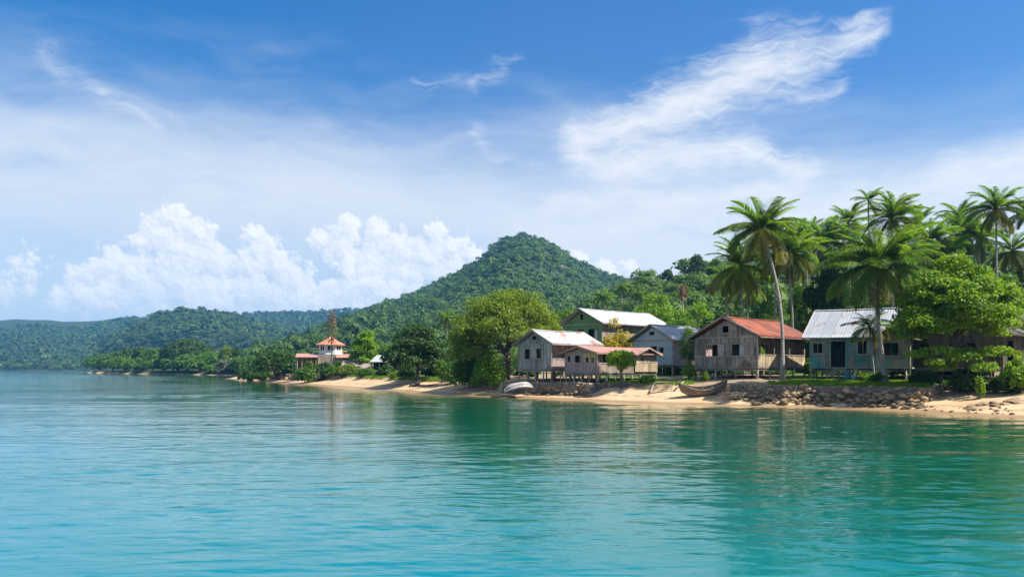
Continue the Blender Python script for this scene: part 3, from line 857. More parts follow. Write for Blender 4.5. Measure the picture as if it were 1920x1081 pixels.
    if recess:      # porch posts that carry the eave
        for yy in np.linspace(.1, L - .1, 4)[1:]:
            MB().tube([(w2 - .05, yy, fz), (w2 - .05, yy, fz + hw - .02)], .055, 6).build('porch_post', M[pmat], t)
    if steps:       # (side, s0, s1, n) a short stair before a door
        side, s0, s1, n = steps
        tf = R_ if side == 'r' else F_
        sm = MB()
        rh = fz / n
        for i in range(n):
            z1 = fz - (i + .6) * rh - fz; d0 = .12 + i * .27
            sm.hull8([tf(s0,d0,z1-.05), tf(s1,d0,z1-.05), tf(s1,d0+.25,z1-.05), tf(s0,d0+.25,z1-.05), tf(s0,d0,z1), tf(s1,d0,z1), tf(s1,d0+.25,z1), tf(s0,d0+.25,z1)])
        for a in (s0 - .035, s1 + .035):
            p = [tf(a, .1, -.05), tf(a, .1 + n * .27, -fz - .03)]
            sm.bar(p[0], p[1], .05, .2)
        sm.build('steps', M['floor_wood'], t)
    return t

TH = radians(-49)
def cpt(px, Y): return (gx(px, Y), Y)
def gnd(px, Y): return ground(gx(px, Y), Y)

def place_house(px, Y, floor_py, **k):
    g0 = gnd(px, Y)
    return dict(corner=cpt(px, Y), gz0=g0, fz=gz(floor_py, Y) - g0, **k)

# grey plank house at the left end
k = place_house(1034.5, 80, 690.5)
house('plank_house', 'grey plank house on stilts with rust-streaked pale roof, next to the yellowish rain tree', **k, rz=TH, Wd=5.0, L=6.6, hw=2.5, rise=1.5,
      mats=('grey_wood', 'side_wood', 'grey_wood', 'roof_grey'), front=[(.95, 1.75, .98, 2.02, dict(inner=None, mull=0)), (2.75, 3.7, 1.05, 2.05, dict(mull=1, inner='curtain'))],
      right=[(2.2, 3.0, .9, 1.9)], back=[(2.6, 4.2, .9, 2.1)], attic=(2.1, 2.75, 2.95, 3.35), recess=.7, rail=[([(2.5, .1), (2.5, 6.5)], 1.0, 'pink_wood')], seed=1, posts=1.25)

# low pink house with the faded red roof: main ridge plus a cross gable
k = place_house(1121, 76, 697)
pk = house('pink_house', 'low faded pink house with a dull red roof and bamboo railing on short stilts', **k, rz=TH, Wd=4.4, L=8.8, hw=1.86, rise=.66, oe=.45, og=.5,
      mats=('pink_wood', 'side_wood', 'pink_wood', 'roof_pink'), front=[(.35, .72, 1.0, 1.55, dict(mull=0, sill=False)), (1.35, 2.05, .92, 1.62, dict(mull=0)), (2.85, 3.2, .95, 1.4, dict(mull=0, sill=False)), (3.55, 3.95, .9, 1.4, dict(mull=0, sill=False))],
      right=[(1.6, 2.5, 0, 1.75, dict(door=True)), (3.6, 4.4, .8, 1.5)], recess=.85, belts=(.85,),
      rail=[([(2.2, .1), (2.2, 5.2)], .85, 'side_wood'), ([(2.35, 5.25), (2.35, 8.75)], 1.0, 'tan_wood')], seed=5, posts=1.1)
def cross_gable(t, x0, w2, y0, y1, fz, hw, rise, mat, rmat, hole):
    """a gable wing on the right side, ridge along local x"""
    Wc = y1 - y0; r = random.Random(3)
    tf = lambda a, d, z: (w2 + d - .02, y0 + a, fz + z)
    mb = MB(); planks(mb, tf, Wc, .0, lambda a: hw + rise * (1 - abs(a - Wc/2) / (Wc/2)) - .04, [hole], (), rnd=r); wl_ = mb.build('wing_wall', M[mat], t)
    window(t, tf, *hole, M['side_wood'], 0, None, True)
    vs = []; oe = .4
    ez, rz_ = fz + hw - .13, fz + hw + rise + .05
    mb = MB()
    for ya, yb in ((y0 - oe, (y0+y1)/2), (y1 + oe, (y0+y1)/2)):
        mb.hull8([(x0, ya, ez), (w2 + .55, ya, ez), (w2 + .55, yb, rz_), (x0, yb, rz_), (x0, ya, ez + .05), (w2 + .55, ya, ez + .05), (w2 + .55, yb, rz_ + .05), (x0, yb, rz_ + .05)])
    rr = mb.build('wing_roof', M[rmat], t)
    mb = MB()
    for ya in (y0 - oe, y1 + oe): mb.bar((w2 + .58, ya, ez - .01), (w2 + .58, (y0+y1)/2, rz_ - .01), .04, .14)
    mb.build('barge_board', M['side_wood'], rr)
cross_gable(pk, .4, 2.2, 5.35, 8.7, k['fz'], 1.78, .58, 'brown_wood', 'roof_pink', (1.0, 1.4, 1.05, 1.45))
# yellow painted panel of the front
mb = MB(); planks(mb, lambda a, d, z: (-2.2 + a, -.03 - d, k['fz'] + z), 1.55, .95, 1.8, [(.25, .6, .95, 1.4), (.95, 1.35, .9, 1.4)], (), th=.02)
o = mb.build('wall_panel', M['yellow_wood'], pk, loc=(2.62, 0, 0)); o['label'] = 'yellow painted wall panel'

# green house behind
k = place_house(1129, 105, 664)
house('green_house', 'large green plank house with a bright silver roof, highest of the houses at the back', **k, rz=TH, Wd=7.4, L=13.4, hw=4.1, rise=2.15, oe=.75, og=.6,
      mats=('green_wood', 'side_wood', 'green_wood', 'roof_white'), front=[(3.0, 4.0, 1.75, 3.35, dict(mull=0, wood='shutter_blue')), (5.0, 6.6, 1.6, 3.35, dict(mull=1, wood='shutter_blue', inner='curtain'))],
      right=[(3, 4.2, 1.6, 2.8)], attic=(3.4, 4.0, 4.7, 5.5), seed=9, posts=2.0)

# pale blue house
k = place_house(1261, 88, 683)
house('blue_house', 'pale blue house on stilts, half hidden between the pink house and the red-roofed house', **k, rz=TH, Wd=5.7, L=8, hw=2.72, rise=1.85,
      mats=('blue_wood', 'pink_wood', 'blue_wood', 'roof_blue'), front=[(2.6, 3.5, 1.3, 2.05, dict(mull=0)), (3.9, 4.45, 1.05, 1.9, dict(mull=0))],
      right=[(1.5, 2.4, 1.0, 1.95)], attic=(2.5, 3.15, 3.35, 3.72), seed=12, posts=1.6, belts=())

# brown house with the rusty roof
k = place_house(1421, 72, 687.5)
house('brown_house', 'brown weathered plank house on stilts with a rusty orange-red roof', **k, rz=TH, Wd=6.8, L=8.3, hw=2.78, rise=1.95, oe=.65, og=.5,
      mats=('brown_wood', 'brown_wood', 'brown_wood', 'roof_rust'), front=[(1.2, 2.55, 1.02, 2.12, dict(mull=0, shut='r')), (4.1, 5.35, 1.05, 2.12, dict(mull=0, inner='curtain'))],
      right=[(1.6, 2.5, 1.0, 2.1, dict(mull=1)), (5.0, 6.1, .98, 2.05, dict(mull=0, shut='r'))], back=[(4.0, 5.8, .9, 2.2, dict(mull=0))], left=[(5.5, 7.5, .9, 2.2, dict(mull=0))],
      attic=(3.05, 3.75, 3.2, 3.85), recess=.75, rail=[([(3.4, .1), (3.4, 8.2)], 1.12, 'tan_wood')], seed=15, posts=2.0, belts=(1.0, 2.25))

# aqua house: its long side with the door faces the water
RZ5 = radians(-126)
k = place_house(1519, 70, 688.5)
aq = house('aqua_house', 'house with peeling aqua paint, an open dark doorway and wooden front steps', **k, rz=RZ5, Wd=7.2, L=7.7, hw=2.62, rise=2.62, oe=.55, og=.55,
      mats=('side_wood', 'aqua_wood', 'side_wood', 'roof_blue'), right=[(.25, 1.05, 1.25, 2.1, dict(mull=1)), (1.75, 2.95, .02, 2.25, dict(door=True)), (3.95, 5.15, 1.15, 2.25, dict(mull=2, inner='curtain')), (6.0, 7.1, .95, 2.3, dict(mull=1))],
      back=[(2, 3, 1, 2)], seed=21, posts=1.8, belts=(1.12,), steps=('r', 1.7, 3.0, 4))
cross_gable(aq, 1.2, 4.75, 5.6, 8.2, k['fz'], 2.35, .95, 'side_wood', 'roof_old', (.6, 1.7, .9, 2.0))
mb = MB(); mb.box(3.66, 4.82, 5.55, 8.3, k['fz'] - .1, k['fz'] - .005); mb.build('porch_floor', M['floor_wood'], aq)
for yy in (5.65, 8.15): MB().tube([(4.7, yy, -.2), (4.7, yy, k['fz'] + 2.3)], .06, 6).build('porch_post', M['post_wood'], aq)
railing(aq, [(4.8, 5.65), (4.8, 8.15)], k['fz'], .95, M['aqua_wood'], M['post_wood'])

# dark house at the right end
k = place_house(1880, 63, 689)
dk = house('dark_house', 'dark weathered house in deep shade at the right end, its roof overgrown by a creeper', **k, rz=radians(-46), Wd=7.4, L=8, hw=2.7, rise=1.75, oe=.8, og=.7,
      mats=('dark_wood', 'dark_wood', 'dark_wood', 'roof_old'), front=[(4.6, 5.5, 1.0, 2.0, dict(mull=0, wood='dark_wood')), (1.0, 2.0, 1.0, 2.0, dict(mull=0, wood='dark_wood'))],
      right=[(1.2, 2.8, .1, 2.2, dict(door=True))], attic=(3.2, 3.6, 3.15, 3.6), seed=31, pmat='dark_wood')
# ------------------------------------------------------------------ foliage materials
def leaf_mat(name, c1, c2, trans=(.25, .32, .03), tfac=.38, attr=False, var=1.0):
    m, nt, b = new_mat(name)
    geo = nt.nodes.new('ShaderNodeNewGeometry')
    oi = nt.nodes.new('ShaderNodeObjectInfo')
    isl = Sock(nt, geo.outputs['Random Per Island'])
    orn = Sock(nt, oi.outputs['Random'])
    n = noise(nt, geo.outputs['Position'], .8, 2, .5)
    fac = (isl * .6 * var + (n - .5) * 1.1 * var + (orn - .5) * .25 + .2)
    if attr:
        a = nt.nodes.new('ShaderNodeAttribute'); a.attribute_name = 'tint'
        fac = (isl - .5) * .3 + Sock(nt, a.outputs['Fac'])
    c = mixc(nt, fac.clamp01(), c1, c2)
    setc(nt, b.inputs['Base Color'], c)
    b.inputs['Roughness'].default_value = .55
    b.inputs['Specular IOR Level'].default_value = .3
    t = nt.nodes.new('ShaderNodeBsdfTranslucent'); nt.links.new(mixc(nt, fac.clamp01(), [x * .7 for x in trans], trans), t.inputs[0])
    ms = nt.nodes.new('ShaderNodeMixShader'); ms.inputs[0].default_value = tfac
    nt.links.new(b.outputs[0], ms.inputs[1]); nt.links.new(t.outputs[0], ms.inputs[2])
    nt.links.new(ms.outputs[0], nt.nodes['Material Output'].inputs[0])
    return m
LM = dict(
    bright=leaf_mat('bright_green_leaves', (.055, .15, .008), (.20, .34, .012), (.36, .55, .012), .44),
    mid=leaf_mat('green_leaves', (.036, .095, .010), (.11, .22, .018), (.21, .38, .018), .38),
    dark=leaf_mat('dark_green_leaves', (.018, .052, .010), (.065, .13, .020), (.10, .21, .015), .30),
    yellow=leaf_mat('yellow_green_leaves', (.070, .120, .011), (.20, .285, .026), (.34, .44, .02), .42),
    gold=leaf_mat('golden_leaves', (.24, .26, .012), (.62, .46, .015), (.7, .55, .02), .38),
    palm=leaf_mat('palm_leaves', (.036, .095, .016), (.13, .225, .035), (.32, .52, .03), .50),
    palmdry=leaf_mat('yellowing_palm_leaves', (.12, .15, .02), (.28, .26, .04), (.42, .42, .04), .4),
    grey=leaf_mat('grey_green_leaves', (.09, .11, .06), (.22, .22, .14), (.2, .24, .08), .3),
    dead=leaf_mat('dry_brown_leaves', (.15, .08, .04), (.30, .18, .09), (.3, .16, .06), .3),
    wood1=leaf_mat('hill_forest_leaves', (.020, .056, .010), (.115, .20, .022), (.13, .24, .015), .28, True),
    far=leaf_mat('far_forest_leaves', (.018, .050, .012), (.085, .15, .024), (.10, .18, .015), .2, True),
)
M['bark'] = plain('grey_brown_bark', (.16, .125, .095), .9, .45, 5)
M['bark_dark'] = plain('dark_bark', (.07, .055, .042), .9, .4, 5)
def palm_bark():
    m, nt, b = new_mat('ringed_palm_bark')
    ob = nt.nodes.new('ShaderNodeTexCoord').outputs['Object']
    sp = nt.nodes.new('ShaderNodeSeparateXYZ'); nt.links.new(ob, sp.inputs[0])
    n = noise(nt, ob, 3, 4, .6)
    ring = ((Sock(nt, sp.outputs[2]) * 6.0 + n * .8).op('FRACT') - .5).op('ABSOLUTE').step(.30, .5)
    c = mixc(nt, n.step(.3, .7), (.25, .215, .18), (.36, .32, .27))
    setc(nt, b.inputs['Base Color'], mixc(nt, ring * .6, c, (.11, .09, .07)))
    b.inputs['Roughness'].default_value = .9
    bump(nt, b, ring, .5, .03)
    return m
M['palm_bark'] = palm_bark()
M['coconut'] = plain('green_coconut', (.20, .20, .04), .6, .3)

# ------------------------------------------------------------------ leaves as many small faces
def unit(v): return v / np.maximum(np.linalg.norm(v, axis=-1, keepdims=True), 1e-6)
def leaf_quads(P, Nn, size, r, aspect=.55, tri=False, droop=.0):
    """one small face per point P with normal Nn"""
    n = len(P)
    a = unit(np.cross(Nn, unit(r.normal(size=(n, 3)))))
    bvec = np.cross(Nn, a)
    s = size * r.uniform(.65, 1.35, (n, 1)) * .5
    a = a * s; bvec = bvec * s * aspect
    if tri:
        V = np.stack([P - a - bvec, P - a * .3 + bvec * 1.6, P + a * 1.3 - bvec * .5], 1).reshape(-1, 3)
        return V, np.arange(n * 3).reshape(n, 3)
    dn = np.array([0, 0, -1.0]) * s * .35
    V = np.stack([P - a, P - bvec + dn * .2, P + a + dn, P + bvec + dn * .2], 1).reshape(-1, 3)
    return V, np.arange(n * 4).reshape(n, 4)

def crown_points(clumps, n, r, shell=.45, up=.35, rough=.55, lower=-.55):
    """points spread through leaf clumps (x, y, z, rx, ry, rz)"""
    C = np.array(clumps, float)
    w = (C[:, 3] * C[:, 4] + C[:, 3] * C[:, 5] + C[:, 4] * C[:, 5]); w = w / w.sum()
    k = r.choice(len(C), n, p=w)
    d = unit(r.normal(size=(n, 3)))
    low = d[:, 2] < lower
    d[low, 2] *= -.6; d = unit(d)
    rad = 1 - shell * r.random((n, 1)) ** 1.6
    rad *= 1 + .22 * (vnoise(d[:, 0] * 2.5 + k * 7.7, d[:, 1] * 2.5 + d[:, 2] * 2.5, 3)[:, None] - .4)
    P = C[k, :3] + d * rad * C[k, 3:6]
    N = unit(d * .7 + np.array([0, 0, up]) + r.normal(size=(n, 3)) * rough)
    return P, N

def make_clumps(style, w, h, r, n=None):
    """clumps for a crown w wide with its underside at z = 0 and its top at z = h"""
    R = w / 2; out = []
    if style == 'round':
        n = n or 22
        for i in range(n):
            a = i * 2.39996; t = (i + .5) / n
            zz = 1 - 1.35 * t; rr = sqrt(max(0, 1 - zz * zz)) if abs(zz) < 1 else 0
            q = r.uniform(.22, .33)
            k = r.uniform(.62, .76)
            out.append((cos(a)*rr*R*k, sin(a)*rr*R*k, h*.42 + zz*h*.40, R*q*1.15, R*q*1.15, h*q*.62))
        out.append((0, 0, h*.42, R*.5, R*.5, h*.32))
    elif style == 'umbrella':
        n = n or 30
        for i in range(n):
            a = i * 2.39996 + r.uniform(-.2, .2); t = sqrt((i + .6) / n)
            zz = h * (.80 - .55 * t ** 2.2 + r.uniform(-.10, .08))
            q = r.uniform(.13, .25)
            out.append((cos(a)*t*R*.88, sin(a)*t*R*.84, zz, R*q*1.2, R*q*1.2, h*q*.62))
    elif style == 'layered':
        n = n or 34
        for i in range(n):
            a = i * 2.39996 + r.uniform(-.3, .3); lv = r.random()
            z = h * (.06 + .88 * lv); rr = R * (sqrt(max(0, 1 - (lv * .92) ** 2.4))) * r.uniform(.35, .86)
            q = r.uniform(.17, .30)
            out.append((cos(a)*rr, sin(a)*rr, z, R*q*1.05, R*q*1.05, h*q*.36))
    elif style == 'clumpy':
        n = n or 80
        for i in range(n):
            a = r.uniform(0, 6.283); zz = r.uniform(-.25, 1.0) ; rr = sqrt(max(0, 1 - zz * zz)) * r.uniform(.55, .92)
            q = r.uniform(.10, .19)
            out.append((cos(a)*rr*R*.9, sin(a)*rr*R*.9, h*.25 + zz*h*.68*r.uniform(.7, 1.0), R*q*1.3, R*q*1.3, h*q*.55))
        for i in range(8):
            out.append((r.uniform(-.4,.4)*R, r.uniform(-.4,.4)*R, h*r.uniform(.25,.6), R*.3, R*.3, h*.14))
    elif style == 'tiered':
        n = n or 90
        for i in range(n):
            lv = (i % 6 + r.uniform(-.5, .5)) / 5.0; lv = min(1, max(0, lv)); a = r.uniform(0, 6.283)
            env = sqrt(max(.05, 1 - (max(0, lv - .12) / .9) ** 2.2)) * (1 + .20 * sin(a * 3 + lv * 7) + .14 * sin(a * 7 + 2 + lv * 11))
            rr = R * env * sqrt(r.uniform(.10, 1.0)) * .88
            q = r.uniform(.10, .20)
            out.append((cos(a)*rr, sin(a)*rr, h * (.05 + .88 * lv) - h * (.10 + .12 * sin(a * 2 + lv * 9)) * (rr / R) ** 2, R*q*1.35, R*q*1.2, h*q*r.uniform(.26, .46)))
    elif style == 'bush':
        n = n or 12
        for i in range(n):
            a = i * 2.39996; t = sqrt((i + .3) / n); q = r.uniform(.26, .42)
            out.append((cos(a)*t*R*.7, sin(a)*t*R*.7, h*(.62 - .42*t + r.uniform(-.08, .1)), R*q, R*q, h*q*.8))
    elif style == 'tall':
        n = n or 18
        for i in range(n):
            a = i * 2.39996; t = (i + .5) / n; q = r.uniform(.3, .48)
            prof = sin(pi * min(1, .18 + .80 * t)) ** .7
            out.append((cos(a)*R*.55*prof, sin(a)*R*.55*prof, h*(.08 + .80*t), R*q*.9, R*q*.9, h*q*.28))
    return out

TREE_N = 0
def tree(name, label, px, Y, top_py, wpx, style, leaf, cat='tree', base=None, under=.25, leaves=4000, size=.30, group=None, bark='bark',
         trunk_r=None, seed=None, limbs=True, extra=(), shell=.45, lean=0.0, depth=1.0, aspect=.55, up=.35, n=None, zoff=0.0, rough=.55):
    """a tree whose crown tops at top_py and spans wpx photographed pixels when it stands Y metres away"""
    global TREE_N
    TREE_N += 1
    r = np.random.default_rng(seed if seed is not None else 1000 + TREE_N); pr = random.Random(TREE_N)
    x = gx(px, Y); g = ground(x, Y) if base is None else base
    top = gz(top_py, Y) - g; w = wpx / F * Y
    t = thing(name, label, cat, (x, Y, g + zoff), 0, group)
    z0 = top * under; h = (top - z0) * .97
    cl = [(a, b * depth, c + z0, d, e, f) for a, b, c, d, e, f in make_clumps(style, w, h, pr, n)]
    cl += [(e[0] * w / 2, e[1] * w / 2, e[2] * top, e[3] * w / 2, e[3] * w / 2, e[4] * top) for e in extra]
    P, N = crown_points(cl, int(leaves * 1.7), r, shell, up, rough)
    V, Fc = leaf_quads(P, N, size * 1.08, r, aspect)
    link_mesh('crown', np_mesh('crown', V, Fc), LM[leaf], t)
    if limbs:
        mb = MB(); tr = trunk_r or max(.05, w * .022)
        th = z0 + h * .12
        mid = (lean * th * .5 + pr.uniform(-.05, .05) * th, pr.uniform(-.05, .05) * th, th * .55); tip = (lean * th, 0, th)
        mb.tube([(0, 0, -.3), (pr.uniform(-.02,.02), 0, th * .12), mid, tip], [tr * 1.7, tr * 1.15, tr * .95, tr * .85], 8, jit=.12)
        for c in pr.sample(cl, min(len(cl), 14)):
            e = Vector(c[:3]); s0 = Vector(tip) * pr.uniform(.72, 1.0)
            m1 = s0.lerp(e, .5) + Vector((pr.uniform(-.1,.1) * w, pr.uniform(-.1,.1) * w, pr.uniform(.0, .06) * h))
            mb.tube([s0, s0.lerp(m1, .5) + Vector((0, 0, .04 * h)), m1, e], [tr * .55, tr * .42, tr * .28, tr * .08], 6, jit=.08)
        mb.build('trunk', M[bark], t)
    return t

# ------------------------------------------------------------------ palms
def frond_mesh(name, L, droop, lift, r, nl=86, wl=1.14, hang=.5):
    """rachis with leaflets on both sides; it leaves the crown along +x"""
    V, Fq = [], []
    mid = []
    n = 14
    ang = lift; x = z = 0.0
    for i in range(n + 1):
        mid.append((x, 0.0, z)); ang -= droop / n * (0.55 + .9 * i / n); x += cos(ang) * L / n; z += sin(ang) * L / n
    mid = np.array(mid)
    # rachis
    for i in range(n):
        w0, w1 = .045 * (1 - i / n) + .008, .045 * (1 - (i + 1) / n) + .008
        b = len(V)
        for p, w in ((mid[i], w0), (mid[i+1], w1)): V += [p + (0, -w, 0), p + (0, w, 0), p + (0, 0, -w)]
        Fq += [(b, b+1, b+4, b+3), (b+1, b+2, b+5, b+4), (b+2, b, b+3, b+5)]
    for k in range(nl):
        t = .10 + .90 * (k + r.uniform(-.3, .3)) / nl
        f = min(max(t, 0), .999) * n; i = int(f); p = mid[i] + (mid[i+1] - mid[i]) * (f - i); d = unit(mid[i+1] - mid[i])
        ln = L * .22 * wl * (sin(pi * min(1, t * .86 + .13)) ** .6) * r.uniform(.85, 1.12)
        for sg in (-1, 1):
            side = np.array([d[0] * .55, sg * .95, d[2] * .55 + .18]); side = unit(side + np.array(r.normal(0, .09, 3)))
            hg = hang * r.uniform(.6, 1.3)
            m = p + side * ln * .5; m[2] -= ln * .12 * hg
            e = p + side * ln * .92 + d * ln * .14; e[2] -= ln * .62 * hg
            wd = unit(np.cross(side, [0, 0, 1.0])) * .029 + d * .016
            b = len(V)
            V += [p - wd * .8, p + wd * .8, m + wd, m - wd, e + wd * .3, e - wd * .3]
            Fq += [(b, b+1, b+2, b+3), (b+3, b+2, b+4, b+5)]
    return np_mesh(name, np.array(V), np.array(Fq))
_fr = np.random.default_rng(3)
FROND = dict(up=[frond_mesh('frond', 3.9, .85, 1.12, _fr, hang=.4), frond_mesh('frond', 4.0, 1.15, 1.2, _fr, hang=.45), frond_mesh('frond', 4.0, .8, .95, _fr, hang=.5)],
             mid=[frond_mesh('frond', 4.2, 1.1, .72, _fr, hang=.55), frond_mesh('frond', 4.1, 1.3, .6, _fr, hang=.65), frond_mesh('frond', 4.2, 1.0, .42, _fr, hang=.6)],
             low=[frond_mesh('frond', 4.1, 1.35, .12, _fr, hang=.7), frond_mesh('frond', 4.0, 1.5, -.05, _fr, hang=.75)],
             hang=[frond_mesh('frond', 3.5, .9, -.75, _fr, hang=1.1, wl=.8)])
for k, lst in FROND.items():
    for me_ in lst: me_.materials.append(LM['palm'] if k != 'hang' else LM['palmdry'])
dry = FROND['low'][1].copy(); dry.materials.clear(); dry.materials.append(LM['palmdry']); FROND['low'].append(dry)

_nb = MB(); _nb.tube([(0, 0, -1), (0, 0, -.85), (0, 0, -.4), (0, 0, .2), (0, 0, .7), (0, 0, 1.05)], [.25, .6, .95, 1, .7, .15], 9)
NUT = _nb.mesh('coconut'); NUT.materials.append(M['coconut'])
PALM_N = 0
def palm(label, crown, base, Y, R, bend=0.0, nf=27, hang=4, group='coconut palms round the village', name='coconut_palm', tr=.14, nuts=True, ups=10, lows=7, cat='palm tree', Yb=None, basez=None):
    """crown and base are photographed points, Y the distance, R the frond reach in photographed pixels"""
    global PALM_N
    PALM_N += 1; r = random.Random(50 + PALM_N)
    Yb = Yb or Y
    bx = gx(base[0], Yb); g = ground(bx, Yb)
    c = Vector((gx(crown[0], Y), Y, gz(crown[1], Y)))
    t = thing(name, label, cat, (bx, Yb, g), 0, group)
    top = c - Vector((bx, Yb, g))
    pts, rad = [], []
    for i in range(11):
        q = i / 10
        p = Vector((0, 0, 0)).lerp(top, q)
        p.x += bend * sin(pi * q) * top.length * .1
        p.z = top.z * (q ** .96) if q > 0 else -.3
        pts.append(p); rad.append(tr * (1.75 if i == 0 else 1.2 if i == 1 else 1.0 - .38 * q))
    MB().tube(pts, rad, 9, jit=.05).build('trunk', M['palm_bark'], t)
    s = R / F * Y / 4.1; nf += 5
    sh = MB(); 
    for k in range(9):
        a = k * 2.4; sh.tube([top + Vector((0, 0, -.35 * s)), top + Vector((cos(a) * .22 * s, sin(a) * .22 * s, .25 * s))], [.10 * s, .05 * s], 5)
    sh.build('crownshaft', M['bark'], t)
    if nuts:
        for k in range(7):
            a = r.uniform(0, 6.3)
            o = bpy.data.objects.new('coconut', NUT); COL.objects.link(o); o.parent = t
            o.location = top + Vector((cos(a) * .3 * s, sin(a) * .3 * s, r.uniform(-.55, -.1) * s)); o.scale = (.13 * s,) * 3
    kinds = ['up'] * ups + ['mid'] * (nf - ups - lows) + ['low'] * lows + ['hang'] * hang
    for i, kd in enumerate(kinds):
        a = i * 2.39996 + r.uniform(-.25, .25)
        o = bpy.data.objects.new('frond', r.choice(FROND[kd])); COL.objects.link(o); o.parent = t
        o.location = top + Vector((cos(a) * .1, sin(a) * .1, (.12 if kd == 'up' else -.05 if kd in ('low', 'hang') else 0))) * s
        o.rotation_euler = (r.uniform(-.25, .25), r.uniform(-.14, .14), a)
        k = s * r.uniform(.86, 1.12) * (1.0 if kd != 'up' else .95); o.scale = (k, k, k)
        if kd == 'hang': o['label'] = 'hanging yellowed frond'
    return t

# ------------------------------------------------------------------ hill forests: a far-off mass, one object per slope
def tmpl(ntri, r, style):
    """unit crown: radius 1, base z 0"""
    cl = []
    nb = 7
    for i in range(nb):
        a = i * 2.4 + r.uniform(-.3, .3); t = sqrt((i + .2) / nb) * .62; q = r.uniform(.36, .55)
        zz = (.95 if style else .72) - .45 * t ** 1.5 + r.uniform(-.12, .16)
        cl.append((cos(a)*t, sin(a)*t, zz, q, q, q * (.85 if style else .62)))
    P, N = crown_points(cl, ntri, r, .22, .45, .22, -.4)
    V, Fc = leaf_quads(P, N, math.sqrt(9.5 / ntri), r, .62, True)
    return V.reshape(ntri, 3, 3)

def forest(name, label, azr, r0, r1, spacing, rad, ntri, mat, seed, test=None, tint=(.1, 1.0), zadd=0.0, sparse=0.0, vary=.28):
    r = np.random.default_rng(seed)
    T = [tmpl(ntri, r, i % 2) for i in range(10)]
    az0, az1 = [radians(a) for a in azr]
    area = (az1 - az0) * (r1*r1 - r0*r0) / 2
    n = int(area / spacing**2)
    A = r.uniform(az0, az1, n); R = np.sqrt(r.uniform(r0*r0, r1*r1, n))
    X, Y = np.sin(A) * R, np.cos(A) * R
    D = shore_dist(X, Y)
    ok = D > 2
    if test is not None: ok &= test(X, Y, D)
    X, Y, D, A, R = X[ok], Y[ok], D[ok], A[ok], R[ok]
    Z = land_h(X, Y, D)
    # drop what lies well behind a ridge and can never show
    S = np.linspace(.35, .985, 26)
    hid = np.zeros(len(X), bool)
    top = Z + rad * 2.0 + R * .012 + 4
    for s in S:
        zz = land_h(X * s, Y * s)
        hid |= (zz - H) / (R * s) > (top - H) / R
    X, Y, Z, R = X[~hid], Y[~hid], Z[~hid], R[~hid]
    if sparse:
        k = fbm(X / 35, Y / 35, seed, 3) > -sparse; X, Y, Z, R = X[k], Y[k], Z[k], R[k]
    rk = np.interp(R, [0, 1], [0, 0])
    n = len(X)
    sc = rad * np.minimum(np.exp(r.normal(-.03, vary, n)), 1.7) * np.where(r.random(n) < .05, 1.3, 1.0) * (1 + .35 * fbm(X / 60, Y / 60, seed + 4, 2))
    hs = sc * r.uniform(.85, 1.45, n)
    rot = r.uniform(0, 2*pi, n); kind = r.integers(0, 10, n)
    tn = np.clip(.5 + .42 * fbm(X / 45, Y / 45, seed + 9, 3) + r.normal(0, .24, n), 0, 1) * (tint[1] - tint[0]) + tint[0]
    out = np.empty((n, ntri, 3, 3), np.float32)
    for k in range(10):
        m = kind == k
        if not m.any(): continue
        t = T[k][None]
        c, s_ = np.cos(rot[m])[:, None, None], np.sin(rot[m])[:, None, None]
        x, y, z = t[..., 0], t[..., 1], t[..., 2]
        out[m, ..., 0] = (x * c - y * s_) * sc[m][:, None, None] + X[m][:, None, None]
        out[m, ..., 1] = (x * s_ + y * c) * sc[m][:, None, None] + Y[m][:, None, None]
        out[m, ..., 2] = (z - .12) * hs[m][:, None, None] + (Z[m] + zadd)[:, None, None]
    V = out.reshape(-1, 3)
    me = np_mesh(name, V, np.arange(len(V)).reshape(-1, 3), False, dict(tint=np.repeat(tn, ntri * 3)))
    o = link_mesh(name, me, LM[mat]); tag(o, label, 'forest', None, 'stuff')
    print('FOREST', name, n, 'trees', len(V) // 3, 'tris')
    return o

def not_rock(X, Y, D):
    px = u2px(X, Y); Z = land_h(X, Y, D)
    m = np.clip(1 - np.abs((px - np.interp(Z, [60, 97, 138, 180], [1085, 1062, 1035, 1000])) / 34), 0, 1) * (Y > 660) * np.clip((Z - 75) / 28, 0, 1)
    return rng.random(len(X)) > m * .5
forest('forest', 'hazy blue-green forest on the low hills across the bay', (-44, 2), 1245, 2450, 12, 5.6, 40, 'far', 11, lambda x, y, d: (u2px(x, y) < 1000))
forest('forest', 'forest on the rounded middle hill behind the wooded spit', (-34, -6), 560, 1520, 7.8, 4.2, 72, 'far', 12, lambda x, y, d: (x < -.12 * y) & (d > 25))
forest('forest', 'dense forest on the pointed central hill', (-20, 14), 300, 1130, 6.4, 4.0, 110, 'wood1', 13, lambda x, y, d: not_rock(x, y, d) & (d > 60))
forest('forest', 'woodland on the lower slope behind the beach trees', (-20, 6), 150, 300, 5.0, 3.1, 380, 'wood1', 14, lambda x, y, d: d > 42, (.15, 1.05))
forest('forest', 'bright green wooded slope behind the village palms', (3, 40), 118, 330, 4.4, 2.6, 460, 'wood1', 15, lambda x, y, d: (d > 42), (.3, 1.2), sparse=.75)
forest('forest', 'woodland on the shore further right of the dark house', (37, 66), 62, 330, 5.0, 3.1, 220, 'wood1', 16, lambda x, y, d: (d > 11) & (u2px(x, y) > 2010), (.3, 1.1))
